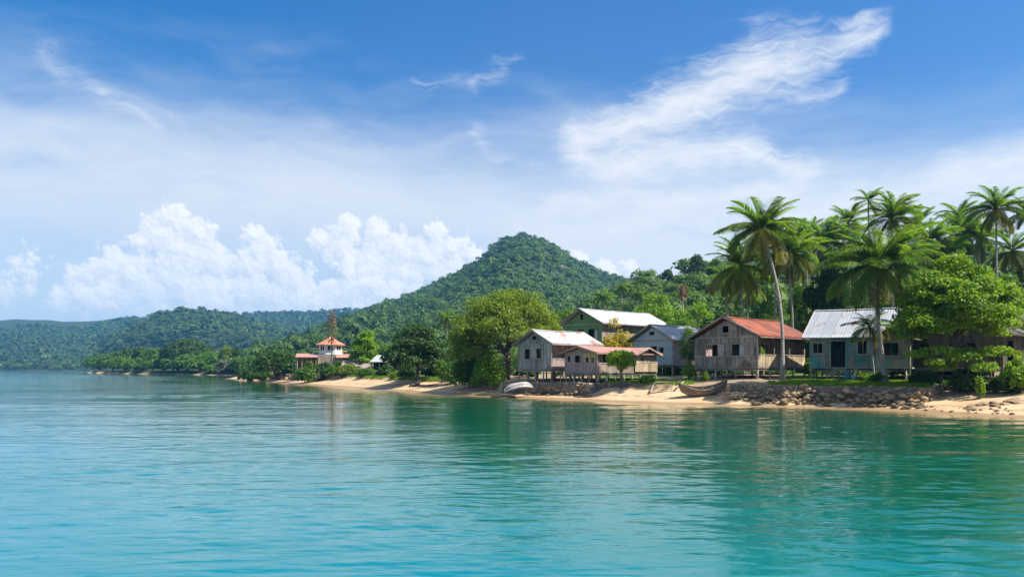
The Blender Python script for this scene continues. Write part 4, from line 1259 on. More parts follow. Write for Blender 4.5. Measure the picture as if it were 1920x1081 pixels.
# ------------------------------------------------------------------ trees of the village shore, one by one
tree('rain_tree', 'wide yellow-green rain tree with bare spreading branches, beside the grey plank house', 950, 90, 533, 218, 'umbrella', 'yellow',
     under=.26, leaves=13500, size=.28, trunk_r=.32, seed=4, lean=.02, shell=.8, n=62, rough=.8,
     extra=[(-.80, -.2, .36, .26, .12), (-.62, -.35, .50, .28, .14), (-.88, .1, .24, .2, .10), (-.55, -.3, .26, .24, .10), (.72, -.1, .50, .26, .12), (.85, .2, .42, .2, .10), (-.3, -.45, .42, .26, .10), (-.72, .2, .60, .25, .1)])
tree('shrub', 'bright yellow-green shrub under the rain tree, left of the grey plank house', 915, 88, 646, 74, 'bush', 'bright', 'shrub', under=.02, leaves=2600, size=.24, seed=6)
tree('beach_tree', 'dense green tree hanging to the ground left of the rain tree trunk', 888, 93, 596, 92, 'tall', 'mid', under=.0, leaves=5200, size=.27, seed=5, trunk_r=.16, extra=[(.5, -.4, .2, .4, .14), (-.5, -.3, .2, .4, .14)])
tree('shrub', 'low dark shrub at the foot of the rain tree', 880, 92, 652, 66, 'bush', 'mid', 'shrub', under=.0, leaves=2200, size=.24)
tree('shrub', 'round green shrub standing on the grass between two beach trees', 846, 100, 668, 56, 'bush', 'mid', 'shrub', under=.0, leaves=1700, size=.26)
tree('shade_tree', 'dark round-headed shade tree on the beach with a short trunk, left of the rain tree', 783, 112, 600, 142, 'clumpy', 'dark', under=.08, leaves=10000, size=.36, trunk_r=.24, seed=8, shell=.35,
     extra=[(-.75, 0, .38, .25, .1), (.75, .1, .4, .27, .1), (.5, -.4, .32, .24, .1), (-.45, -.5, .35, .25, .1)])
tree('small_tree', 'slim young tree with a pale stem on the grass right of the dark shade tree', 828, 102, 672, 34, 'tall', 'mid', under=.25, leaves=700, size=.26, trunk_r=.07)
tree('beach_tree', 'low spreading dark tree at the end of the left rock wall', 520, 178, 648, 100, 'round', 'dark', under=.02, leaves=4200, size=.5, trunk_r=.25, seed=12,
     extra=[(-.7, 0, .35, .3, .14), (.7, 0, .35, .3, .14)])
tree('beach_tree', 'dark tree with twin low lobes behind the left rock wall, half behind another', 565, 190, 657, 62, 'round', 'mid', under=.1, leaves=2200, size=.5, seed=13)
# trees of the wooded spit, far left
spit = [  # px, Y, top, width, style, leaf, label
    (186, 505, 668, 40, 'round', 'mid', 'low round tree at the very tip of the wooded spit'),
    (212, 490, 662, 44, 'round', 'mid', 'second round tree from the tip of the wooded spit'),
    (240, 480, 652, 46, 'round', 'dark', 'dark tree rising behind the front row at the left of the spit'),
    (234, 462, 668, 46, 'round', 'mid', 'low green tree at the spit waterline, below the taller dark one'),
    (264, 470, 650, 32, 'tall', 'dark', 'narrow dark tree on the spit left of the giant dome tree'),
    (286, 476, 652, 40, 'round', 'mid', 'mid-green tree touching the left flank of the giant dome tree'),
    (268, 446, 671, 52, 'round', 'bright', 'light green low tree with open shade beneath on the spit'),
    (306, 440, 672, 54, 'round', 'mid', 'broad low tree right on the spit beach, before the giant dome tree'),
    (334, 425, 668, 50, 'round', 'mid', 'leafy low tree in front of the giant dome tree, right of its centre'),
    (352, 432, 664, 44, 'round', 'bright', 'bright layered tree standing against the giant dome tree'),
    (376, 415, 672, 46, 'round', 'mid', 'round beach tree below the right edge of the giant dome tree'),
    (398, 424, 658, 52, 'round', 'mid', 'spreading green tree right of the giant dome tree'),
    (404, 400, 676, 38, 'bush', 'bright', 'light bushy tree on the spit beach beside the pale flowering shrub'),
    (424, 404, 648, 26, 'tall', 'yellow', 'narrow yellowish tree standing up from the right half of the spit'),
    (446, 398, 654, 30, 'tall', 'dark', 'narrow dark tree right of the yellowish one on the spit'),
    (436, 382, 672, 44, 'round', 'grey', 'grey-green bushy tree near the right end of the spit beach'),
    (462, 372, 668, 46, 'round', 'mid', 'green tree at the right end of the spit, next to the low dark beach tree'),
    (418, 392, 684, 20, 'bush', 'grey', 'small pale flowering shrub on the spit beach'),
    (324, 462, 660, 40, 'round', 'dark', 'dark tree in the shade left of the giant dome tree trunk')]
def on_edge(px, back):
    ys = np.linspace(300, 620, 1600); d = shore_dist((px - CX) / F * ys, ys); return float(ys[int(np.argmax(d > 2.0))]) + back
for i, (px, Y, tp, w, st, lf, lb) in enumerate(spit):
    Y = on_edge(px, 7 + (Y - 360) * .02 + (14 if tp < 662 else 0))
    tree('coast_tree' if st != 'bush' else 'shrub', lb, px, Y, tp - (4 if st != 'bush' else 0), w * 1.4, st, lf if lf != 'bright' else 'mid', 'tree' if st != 'bush' else 'shrub', under=-.06, leaves=1500 if w > 30 else 700, size=1.15, trunk_r=.35, group=None, shell=.3, bark='bark_dark')
tree('dome_tree', 'giant dome-shaped green tree rising above all others on the wooded spit', 350, on_edge(350, 22), 632, 100, 'round', 'dark', under=.05, leaves=7500, size=1.0, trunk_r=.8, seed=19, shell=.22, n=26)

# behind and between the houses
tree('croton_tree', 'golden yellow and green croton bush between the green house and the pale blue house', 1157, 94, 596, 76, 'bush', 'gold', 'shrub', under=.1, leaves=3200, size=.22, seed=21, extra=[(-.15, 0, .9, .3, .12)])
tree('shrub', 'light green bush below the golden croton', 1134, 92, 632, 44, 'bush', 'bright', 'shrub', under=.0, leaves=900, size=.22)
tree('almond_tree', 'small leafy tree with a single trunk growing in front of the pink house', 1165, 73.2, 651, 58, 'round', 'bright', under=.42, leaves=1700, size=.22, trunk_r=.11, seed=24, shell=.5, extra=[(-.55, -.2, .62, .35, .12), (.6, -.1, .6, .35, .12), (0, -.4, .52, .4, .1)])
tree('papaya_tree', 'thin feathery green tree between the pale blue house and the red-roofed house', 1292, 78, 606, 46, 'tall', 'mid', under=.30, leaves=1000, size=.24, trunk_r=.06, seed=26, shell=.8, aspect=.3)
tree('shrub', 'small leafy plant at the foot of the pale blue house', 1292, 76.5, 668, 36, 'bush', 'bright', 'shrub', under=.0, leaves=600, size=.22, aspect=.3)
tree('mango_tree', 'bright green round tree above the right end of the silver roof', 1232, 140, 541, 128, 'clumpy', 'bright', under=.15, leaves=5500, size=.40, trunk_r=.25, seed=31)
tree('mango_tree', 'deep green tree between the silver roof and the first tall palms', 1318, 122, 556, 116, 'clumpy', 'bright', under=.1, leaves=5500, size=.36, trunk_r=.25, seed=32)
tree('mango_tree', 'lower green tree filling the gap behind the pale blue house', 1275, 112, 590, 90, 'round', 'mid', under=.1, leaves=3500, size=.34, trunk_r=.2, seed=33)
tree('mango_tree', 'light green tree behind the left slope of the silver roof', 1060, 128, 572, 96, 'round', 'mid', under=.15, leaves=3600, size=.36, trunk_r=.2, seed=34)
tree('mango_tree', 'yellow-green bushy tree seen under the palms above the rusty roof', 1425, 112, 555, 120, 'bush', 'yellow', under=.1, leaves=4200, size=.34, trunk_r=.2, seed=35)
tree('mango_tree', 'light green bushy tree between the two slender palm trunks above the rusty roof', 1490, 104, 568, 90, 'bush', 'bright', under=.1, leaves=3600, size=.32, trunk_r=.2, seed=36)
tree('breadfruit_tree', 'tall dark green tree between the rusty roof and the blue-grey roof', 1548, 88, 464, 116, 'clumpy', 'dark', under=.0, leaves=9500, size=.31, trunk_r=.22, seed=37, n=70, shell=.4, extra=[(.1, -.3, .92, .4, .08), (.3, 0, .80, .45, .1)])
tree('sea_almond_tree', 'large bright green layered tree spreading in front of the dark house', 1792, 58, 472, 258, 'clumpy', 'bright', under=.36, leaves=24000, size=.25, trunk_r=.19, seed=41, n=135, shell=.6, depth=.8,
     extra=[(-.45, -.35, .285, .24, .04), (-.15, -.45, .24, .24, .045), (.18, -.4, .27, .2, .035), (.42, -.3, .29, .2, .035), (-.66, -.2, .26, .18, .035), (.05, -.6, .17, .18, .045), (.60, -.3, .27, .14, .03), (-.3, -.2, .18, .2, .045), (-.58, -.5, .21, .14, .03), (-.02, -.2, .29, .16, .03), (-.62, .1, .40, .2, .04), (.66, .1, .42, .18, .04)])
tree('jungle_tree', 'dark green tree behind the layered tree at the right edge', 1880, 74, 506, 150, 'clumpy', 'mid', under=.1, leaves=8500, size=.28, trunk_r=.2, seed=42, n=70, shell=.5)
tree('jungle_tree', 'tall shadowy tree behind the blue-grey roof, left of the layered tree', 1715, 84, 496, 120, 'clumpy', 'mid', under=.2, leaves=4500, size=.32, trunk_r=.2, seed=43)
tree('shrub', 'leafy shrub with pale tips at the right edge below the overgrown roof', 1905, 54, 648, 66, 'bush', 'bright', 'shrub', under=.05, leaves=1800, size=.20, seed=44, shell=.8)
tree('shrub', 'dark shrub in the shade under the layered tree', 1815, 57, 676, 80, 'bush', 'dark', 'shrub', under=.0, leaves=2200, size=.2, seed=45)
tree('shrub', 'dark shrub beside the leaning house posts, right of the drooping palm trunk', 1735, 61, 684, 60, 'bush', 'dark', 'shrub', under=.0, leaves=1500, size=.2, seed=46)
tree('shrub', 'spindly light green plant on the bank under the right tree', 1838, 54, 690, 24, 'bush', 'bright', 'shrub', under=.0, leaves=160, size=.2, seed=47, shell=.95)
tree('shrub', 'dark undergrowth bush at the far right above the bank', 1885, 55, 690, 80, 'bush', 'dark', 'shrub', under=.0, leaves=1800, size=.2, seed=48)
tree('shrub', 'bright fern bush growing round the foot of the drooping palm', 1646, 63, 690, 40, 'bush', 'mid', 'shrub', under=.0, leaves=700, size=.2, seed=49)
tree('shrub', 'small yellow-green bush under the aqua window', 1622, 64.5, 692, 24, 'bush', 'bright', 'shrub', under=.0, leaves=350, size=.17, seed=50)
tree('shrub', 'bright green low bush on the bank right of the pink house', 1215, 73.5, 699, 44, 'bush', 'bright', 'shrub', under=.0, leaves=1200, size=.16, seed=51)
tree('shrub', 'tuft of light leaves under the rusty-roofed house', 1322, 73, 692, 20, 'bush', 'bright', 'shrub', under=.0, leaves=250, size=.16, seed=52)
# creeper lying on the dark house roof
def creeper(label, spots, leaf, n, size, seed):
    r = np.random.default_rng(seed)
    Ps = []
    for px, py, Y, w in spots:
        k = n // len(spots)
        P = r.normal(0, 1, (k, 3)) * np.array([w, w * .8, w * .22]) / F * Y * .5 + np.array([gx(px, Y), Y, gz(py, Y)]); Ps.append(P)
    P = np.concatenate(Ps); c = P.mean(0); c[2] = P[:, 2].min()
    N = unit(r.normal(0, .5, P.shape) + np.array([.2, -.3, .9]))
    V, Fc = leaf_quads(P - c, N, size, r)
    o = link_mesh('creeper', np_mesh('creeper', V, Fc), LM[leaf], None, tuple(c)); tag(o, label, 'creeper')
creeper('pale-tipped creeper sprawling over the roof of the dark house', [(1850, 588, 64.5, 60), (1885, 596, 65, 60), (1915, 604, 65.5, 60), (1900, 585, 67, 60), (1940, 612, 66, 50)], 'grey', 2600, .2, 5)

# shore growth in front of the tower house
tree('banana_clump', 'tall bright green banana clump right of the red-roofed tower', 685, 150, 616, 58, 'tall', 'bright', 'banana plant', under=.12, leaves=900, size=1.0, trunk_r=.18, seed=61, aspect=.35, n=14, rough=.9)
tree('shrub', 'yellow-green hedge bush in front of the tower house', 655, 146, 676, 56, 'bush', 'yellow', 'shrub', under=.05, leaves=1100, size=.4, seed=62)
tree('shrub', 'yellowish bush joining the thatched shelters', 700, 143, 672, 40, 'bush', 'yellow', 'shrub', under=.1, leaves=800, size=.4, seed=63)
tree('shrub', 'dark bush before the left wing of the tower house', 622, 150, 676, 34, 'bush', 'mid', 'shrub', under=.0, leaves=700, size=.4, seed=64)
tree('shrub', 'grey-green shrub on top of the left rock wall', 588, 152, 690, 44, 'bush', 'grey', 'shrub', under=.0, leaves=700, size=.36, seed=65)
tree('shrub', 'bright low bush on the grass left of the dark shade tree', 744, 122, 692, 40, 'bush', 'bright', 'shrub', under=.0, leaves=700, size=.28, seed=66)
tree('shrub', 'purple-tinged dry bush beside the metal-roofed shed', 722, 136, 686, 36, 'bush', 'dead', 'shrub', under=.0, leaves=600, size=.3, seed=67)
tree('coast_tree', 'green tree filling the gap between tower house and dark shade tree', 735, 165, 640, 60, 'round', 'mid', under=.1, leaves=1800, size=.5, seed=68)
# bare, nearly leafless tall tree by the tower
def snag():
    Y = 152; x = gx(622, Y); g = ground(x, Y); top = gz(582, Y) - g
    t = thing('dead_tree', 'tall thin nearly leafless tree rising in front of the red-roofed tower', 'tree', (x, Y, g))
    r = random.Random(9); mb = MB(); pts = [(r.uniform(-.1, .1), r.uniform(-.1, .1), top * i / 8 - .2 * (i == 0)) for i in range(9)]
    mb.tube(pts, [.16, .14, .13, .12, .11, .10, .08, .06, .03], 6)
    for i in range(16):
        z = top * r.uniform(.45, .98); a = r.uniform(0, 6.3); l = r.uniform(.5, 1.3)
        mb.tube([(0, 0, z), (cos(a) * l * .6, sin(a) * l * .6, z + l * .3), (cos(a) * l, sin(a) * l, z + l * .25)], [.05, .03, .012], 4)
    mb.build('trunk', M['bark'], t)
    rr = np.random.default_rng(4); n = 260
    P = np.stack([rr.normal(0, .45, n), rr.normal(0, .45, n), top * rr.uniform(.5, 1.0, n)], 1); V, Fc = leaf_quads(P, unit(rr.normal(size=(n, 3))), .42, rr)
    link_mesh('crown', np_mesh('crown', V, Fc), LM['dead'], t)
snag()

# ------------------------------------------------------------------ palms
palm('tall slender coconut palm leaning over the rusty roof, its foot on the lawn edge', (1428, 430), (1467, 710), 71, 84, bend=.5, Yb=68.5, nf=29, tr=.17, hang=4, lows=7, ups=12)
palm('coconut palm with a broad drooping crown left of the leaning palm', (1388, 497), (1392, 640), 88, 76, nf=26, lows=10, hang=6, bend=.1)
palm('coconut palm with a straight grey trunk just right of the leaning palm', (1478, 474), (1488, 640), 84, 78, nf=26, lows=9, hang=7, bend=.1)
palm('slim palm half hidden behind the broad drooping crown', (1400, 540), (1406, 640), 94, 46, nf=16, lows=6, hang=4)
palm('coconut palm rising behind the tall dark green tree', (1546, 452), (1548, 640), 102, 66, nf=22, lows=7)
palm('large drooping coconut palm with a thick trunk in front of the aqua house', (1646, 496), (1661, 704), 62.5, 114, bend=-.3, nf=34, lows=9, hang=7, tr=.2, ups=14)
palm('coconut palm whose crown stands above and behind the large drooping palm', (1672, 408), (1676, 640), 84, 68, nf=24, lows=7)
palm('small thin-crowned palm, the highest tuft left of the hillside palms', (1628, 376), (1634, 640), 96, 36, nf=13, lows=3, hang=1, nuts=False, ups=6)
palm('hillside coconut palm above the layered tree, left of two others', (1744, 452), (1746, 640), 96, 66, nf=24, lows=9, hang=6)
palm('hillside coconut palm behind the layered tree crown', (1806, 436), (1808, 640), 104, 62, nf=24, lows=9, hang=5)
palm('tall dark coconut palm standing apart against the sky at the far right', (1868, 392), (1869, 640), 88, 64, nf=25, lows=8, hang=5)
palm('palm crown peeping between the hillside palms, behind them', (1798, 405), (1800, 640), 116, 44, nf=18, lows=5, hang=2)
palm('pale-fronded palm low behind the large drooping palm', (1700, 486), (1702, 640), 92, 56, nf=20, lows=8, hang=5)
palm('dark-fronded palm between the two slender palms and the tall dark tree', (1512, 446), (1516, 640), 108, 52, nf=20, lows=7, hang=4)
palm('palm leaning right behind the crown of the large drooping palm', (1596, 452), (1588, 640), 100, 58, nf=20, lows=7, hang=5)
palm('low palm above the layered tree between two hillside palms', (1776, 478), (1778, 640), 90, 56, nf=20, lows=9, hang=5)
palm('low bushy palm right of the tall dark palm', (1898, 470), (1900, 640), 92, 54, nf=20, lows=9, hang=5)
palm('short palm left of the broad drooping crown', (1362, 522), (1368, 650), 96, 48, nf=18, lows=8, hang=4)
palm('palm crown right behind the slender straight palm', (1452, 452), (1456, 640), 100, 62, nf=22, lows=6, hang=3)
palm('palm crown between the highest thin tuft and the left hillside palms', (1712, 430), (1714, 640), 104, 58, nf=22, lows=6, hang=3)
palm('palm crown just left of the tall dark palm, a little lower', (1836, 446), (1838, 640), 106, 56, nf=22, lows=6, hang=3)
palm('palm crown filling the gap left of the highest thin tuft', (1590, 418), (1588, 640), 112, 50, nf=20, lows=6, hang=3)
palm('palm cut off by the right edge of the picture', (1926, 398), (1926, 640), 98, 44, nf=18, lows=6)
palm('young palm with short stem in front of the aqua house roof', (1630, 612), (1640, 700), 64.2, 46, nf=16, lows=7, hang=3, tr=.09, nuts=False, ups=4)
far_p = [((838, 598), 150, 30, 'lone palm standing behind the dark shade tree'), ((1128, 556), 190, 26, 'distant palm on the slope left of the silver roof ridge'),
         ((1196, 552), 205, 20, 'distant palm above the middle of the silver roof'), ((1165, 540), 230, 20, 'distant palm on the saddle below the right shoulder of the hill'),
         ((812, 640), 128, 22, 'low palm peeping over the dark shade tree')]
for (c, Y, R, lb) in far_p:
    palm(lb, c, (c[0] + 2, 690), Y, R, nf=16, lows=5, hang=3, group='distant palms on the slope', name='distant_palm', nuts=False, ups=5)
# bare dead palm on the slope
def dead_palm():
    Y = 150; x = gx(1280, Y); g = ground(x, Y); top = gz(540, Y) - g
    t = thing('dead_palm', 'dead palm with a shaggy reddish-brown head on the slope', 'palm tree', (x, Y, g))
    MB().tube([(0, 0, -.3), (.1, 0, top * .5), (0, 0, top)], [.2, .15, .12], 7).build('trunk', M['palm_bark'], t)
    rr = np.random.default_rng(8); n = 160
    P = np.stack([rr.normal(0, .45, n), rr.normal(0, .45, n), top + rr.uniform(-1.9, .6, n)], 1); V, Fc = leaf_quads(P, unit(rr.normal(size=(n, 3)) * [1, 1, .3]), .8, rr, .3)
    link_mesh('crown', np_mesh('crown', V, Fc), LM['dead'], t)
dead_palm()
# trees one can tell apart on the skyline of the right-hand hill
for px, Y, tp, w, lb in ((1308, 265, 470, 34, 'flat-topped tree on the skyline left of the palms'), (1210, 300, 511, 26, 'flat tree alone on the low skyline right of the pointed hill'),
                         (1252, 280, 502, 24, 'small round tree on the skyline of the right-hand slope'), (1340, 240, 478, 30, 'dark round tree on the skyline just left of the palms')):
    tree('skyline_tree', lb, px, Y, tp, w, 'umbrella', 'dark', under=.35, leaves=900, size=.55, trunk_r=.15, shell=.5)

# closed wall of trees behind the right-hand houses
for px, Y, tp, w, lf, lb in ((1442, 112, 530, 104, 'mid', 'leafy tree between the broad drooping palm and the slender straight palm'), (1500, 116, 512, 96, 'bright', 'light green tree crown behind the slender straight palm'),
        (1602, 104, 502, 92, 'mid', 'leafy tree behind the left fronds of the large drooping palm'), (1690, 108, 500, 110, 'bright', 'sunlit tree crown behind the right fronds of the large drooping palm'),
        (1765, 100, 484, 110, 'mid', 'tree crown filling the gap under the left hillside palms'), (1845, 96, 474, 120, 'bright', 'sunlit tree crown just left of the tall dark palm trunk'),
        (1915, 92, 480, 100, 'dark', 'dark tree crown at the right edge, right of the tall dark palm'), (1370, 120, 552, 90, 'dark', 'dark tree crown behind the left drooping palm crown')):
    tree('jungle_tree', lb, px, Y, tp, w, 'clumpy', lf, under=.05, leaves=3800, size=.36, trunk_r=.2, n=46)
# undergrowth that closes the view under the trees
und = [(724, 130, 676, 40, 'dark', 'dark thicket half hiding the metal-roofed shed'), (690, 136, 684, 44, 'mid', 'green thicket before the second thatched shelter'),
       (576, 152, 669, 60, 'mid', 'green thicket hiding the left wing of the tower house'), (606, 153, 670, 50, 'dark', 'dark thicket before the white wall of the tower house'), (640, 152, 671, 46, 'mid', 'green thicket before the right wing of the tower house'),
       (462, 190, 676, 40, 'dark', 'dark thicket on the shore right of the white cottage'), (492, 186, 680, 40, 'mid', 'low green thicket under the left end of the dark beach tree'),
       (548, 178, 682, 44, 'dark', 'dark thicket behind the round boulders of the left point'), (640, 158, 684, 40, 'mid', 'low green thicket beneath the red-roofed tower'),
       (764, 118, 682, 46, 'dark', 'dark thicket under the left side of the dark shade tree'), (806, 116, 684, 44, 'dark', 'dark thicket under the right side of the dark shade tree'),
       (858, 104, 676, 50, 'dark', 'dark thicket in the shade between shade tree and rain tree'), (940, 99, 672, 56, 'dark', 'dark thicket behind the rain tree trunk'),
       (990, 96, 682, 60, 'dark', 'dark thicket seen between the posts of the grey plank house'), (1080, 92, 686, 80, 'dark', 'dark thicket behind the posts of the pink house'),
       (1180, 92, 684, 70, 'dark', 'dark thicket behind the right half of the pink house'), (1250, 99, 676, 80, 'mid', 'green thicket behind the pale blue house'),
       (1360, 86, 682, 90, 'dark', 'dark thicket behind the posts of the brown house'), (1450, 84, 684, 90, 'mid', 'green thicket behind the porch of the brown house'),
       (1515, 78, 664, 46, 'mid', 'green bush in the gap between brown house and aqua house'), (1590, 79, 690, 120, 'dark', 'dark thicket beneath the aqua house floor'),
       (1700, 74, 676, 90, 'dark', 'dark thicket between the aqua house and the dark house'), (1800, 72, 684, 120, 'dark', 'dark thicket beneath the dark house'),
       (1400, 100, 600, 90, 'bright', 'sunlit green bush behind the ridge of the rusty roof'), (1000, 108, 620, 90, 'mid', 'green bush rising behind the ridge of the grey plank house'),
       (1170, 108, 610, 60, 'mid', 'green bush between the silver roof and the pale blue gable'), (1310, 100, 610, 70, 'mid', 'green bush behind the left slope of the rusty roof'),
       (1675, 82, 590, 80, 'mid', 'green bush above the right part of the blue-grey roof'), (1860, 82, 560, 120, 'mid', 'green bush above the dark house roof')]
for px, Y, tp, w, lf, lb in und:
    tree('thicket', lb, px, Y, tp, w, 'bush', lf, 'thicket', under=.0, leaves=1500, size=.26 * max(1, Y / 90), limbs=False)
# ------------------------------------------------------------------ rocks, walls, boats and drift on the shore
def rock_mat(name, c1, c2, low=(.10, .075, .045)):
    m, nt, b = new_mat(name)
    geo = nt.nodes.new('ShaderNodeNewGeometry'); pos = geo.outputs['Position']
    isl = Sock(nt, geo.outputs['Random Per Island']); oi = Sock(nt, nt.nodes.new('ShaderNodeObjectInfo').outputs['Random'])
    n = noise(nt, pos, 2.2, 6, .65); f = noise(nt, pos, 9, 4, .7)
    c = mixc(nt, ((isl + oi) * .4 + (n - .5) * 1.2).clamp01(), c1, c2)
    c = mixc(nt, f.step(.5, .75) * .5, c, [x * .45 for x in c1])
    sp = nt.nodes.new('ShaderNodeSeparateXYZ'); nt.links.new(pos, sp.inputs[0])
    c = mixc(nt, (1.0 - (Sock(nt, sp.outputs[2]) + (n - .5) * .5).step(.25, .7)) * .8, c, low)   # weed-stained tide band
    setc(nt, b.inputs['Base Color'], c); b.inputs['Roughness'].default_value = .9; b.inputs['Specular IOR Level'].default_value = .2
    bump(nt, b, n * .5 + f * .5, .7, .05)
    return m
M['rock'] = rock_mat('coral_rock', (.20, .135, .075), (.48, .36, .23))
M['mortar'] = plain('old_wall_mortar', (.20, .165, .13), .95, .5, 3)

def rock_mesh(seed, sub=3):
    me = bpy.data.meshes.new('rock')
    import bmesh
    bm = bmesh.new(); bmesh.ops.create_icosphere(bm, subdivisions=sub, radius=1)
    r = random.Random(seed); ax = [Vector((r.uniform(-1,1), r.uniform(-1,1), r.uniform(-1,1))).normalized() for _ in range(7)]; cut = [r.uniform(.55, .85) for _ in ax]
    for v in bm.verts:
        d = v.co.normalized(); q = 1.0
        for a, c in zip(ax, cut):
            dp = d.dot(a)
            if dp > c * .8: q = min(q, c / max(dp, .01))
        q *= 1 + .16 * float(fbm(np.array([d.x * 2.2 + seed]), np.array([d.y * 2.2 + d.z * 2.7]), seed, 3)[0])
        v.co = d * q
    bm.to_mesh(me); bm.free(); me.materials.append(M['rock'])
    return me
ROCKS = [rock_mesh(i) for i in range(8)]

def ray_edge(px, off=0.0):
    """ground point on the terrace edge seen in direction px, off metres towards the land"""
    ys = np.linspace(40, 260, 2400); xs = (px - CX) / F * ys
    d = shore_dist(xs, ys); i = int(np.argmax(d > edge_d(np.full_like(ys, px)) + off)); return xs[i], ys[i]

def sea_wall(label, pxs, h0, h1, thick=.55, stone=.26, seed=0, off=.05, batter=.25, ztop=None):
    """dry-stone wall following the terrace edge; stones are its surface"""
    r = np.random.default_rng(seed)
    pts = [np.array(ray_edge(px, off)) for px in pxs]
    # resample
    P = [pts[0]]
    for a, b in zip(pts[:-1], pts[1:]):
        n = max(1, int(np.linalg.norm(b - a) / .5)); P += [a + (b - a) * (i + 1) / n for i in range(n)]
    P = np.array(P)
    T = np.gradient(P, axis=0); T = unit(T); N = np.stack([T[:, 1], -T[:, 0]], 1)
    flip = (N * -P).sum(1) < 0; N[flip] *= -1            # outwards to the water
    top = land_h(P[:, 0] - N[:, 0] * 1.2, P[:, 1] - N[:, 1] * 1.2) + .01 if ztop is None else np.full(len(P), ztop)
    bot = land_h(P[:, 0] + N[:, 0] * .6, P[:, 1] + N[:, 1] * .6) - .35
    c = np.array([P[:, 0].mean(), P[:, 1].mean(), bot.min()])
    mb = MB()
    prof = [(.0, 0, 1), (.5, 0, 0), (0, 1, 1), (-.5, 1, 0)]
    V = []
    for i in range(len(P)):
        j = r.uniform(-.05, .05, 4)
        V += [(*(P[i] + N[i] * (batter + .12 + j[0])), bot[i]), (*(P[i] + N[i] * (.10 + j[1])), top[i] - .02 + j[1] * .6), (*(P[i] - N[i] * thick), top[i] + .02 + j[2] * .5), (*(P[i] - N[i] * thick), bot[i])]
    V = [tuple(np.array(v) - c) for v in V]
    fs = []
    for i in range(len(P) - 1):
        for k in range(3): fs.append((i*4+k, (i+1)*4+k, (i+1)*4+k+1, i*4+k+1))
    fs += [(0, 1, 2, 3), ((len(P)-1)*4+3, (len(P)-1)*4+2, (len(P)-1)*4+1, (len(P)-1)*4)]
    mb.poly(V, fs)
    core = mb
    t = thing('sea_wall', label, 'sea wall', tuple(c))
    core.build('wall_core', M['mortar'], t)
    # facing stones
    L = np.concatenate([[0], np.cumsum(np.linalg.norm(np.diff(P, axis=0), axis=1))])
    base = [(np.array([v.co for v in m_.vertices]), np.array([p.vertices for p in m_.polygons])) for m_ in ROCKS_LO]
    Vs, Fs, off_ = [], [], 0
    s = 0.0; n_st = int(L[-1] / stone)
    for a in range(n_st):
        q = L[-1] * (a + r.uniform(.2, .8)) / n_st
        i = min(len(P) - 2, int(np.searchsorted(L, q)) - 1); i = max(i, 0); f = (q - L[i]) / max(L[i+1] - L[i], 1e-6)
        p = P[i] + (P[i+1] - P[i]) * f; nn = N[i]; zt = top[i] - .09; zb = bot[i] + .25
        rows = max(1, int((zt - zb) / (stone * .72)))
        for k in range(rows + 1):
            z = zb + (zt - zb) * (k + r.uniform(-.5, .5)) / max(rows, 1)
            o = batter * (1 - (z - zb) / max(zt - zb, .1)) + .08
            v, fc = base[r.integers(len(base))]
            sc = np.array([r.uniform(.4, .85), r.uniform(.3, .55), r.uniform(.28, .6)]) * stone * r.uniform(.7, 1.25)
            ang = math.atan2(T[i][1], T[i][0]) + r.normal(0, .25)
            w = v * sc; w = np.stack([w[:, 0]*cos(ang) - w[:, 1]*sin(ang), w[:, 0]*sin(ang) + w[:, 1]*cos(ang), w[:, 2]], 1)
            Vs.append(w + np.array([*(p + nn * o), z]) - c); Fs.append(fc + off_); off_ += len(v)
    link_mesh('stone_facing', np_mesh('stone_facing', np.concatenate(Vs), np.concatenate(Fs)), M['rock'], t)
    return t
ROCKS_LO = [rock_mesh(20 + i, 2) for i in range(6)]
sea_wall('long dry-stone sea wall with a level top below the lawn of the aqua house', [1372, 1400, 1450, 1500, 1550, 1600, 1650, 1700, 1735], 0, 0, stone=.24, seed=1)
sea_wall('side wall of stones at the right end of the lawn, turning back to the land', [1738, 1746, 1756, 1764], 0, 0, stone=.26, seed=2)
sea_wall('low shaded stone wall at the back of the right-hand cove', [1768, 1800, 1830, 1870, 1925], 0, 0, stone=.3, seed=3)
sea_wall('pale coral-stone wall in front of the grey plank house', [944, 965, 1000, 1040, 1080, 1106], 0, 0, stone=.22, seed=4)
sea_wall('low bank wall below the pink house, beside the wooden steps', [1104, 1118, 1150, 1180, 1206], 0, 0, stone=.26, seed=5)
sea_wall('dark shaded stone wall below the rain tree', [852, 875, 900, 930], 0, 0, stone=.27, seed=6)
sea_wall('rough rock wall on the point before the tower house', [492, 515, 540, 570, 600, 640], 0, 0, stone=.45, seed=7, thick=.8)

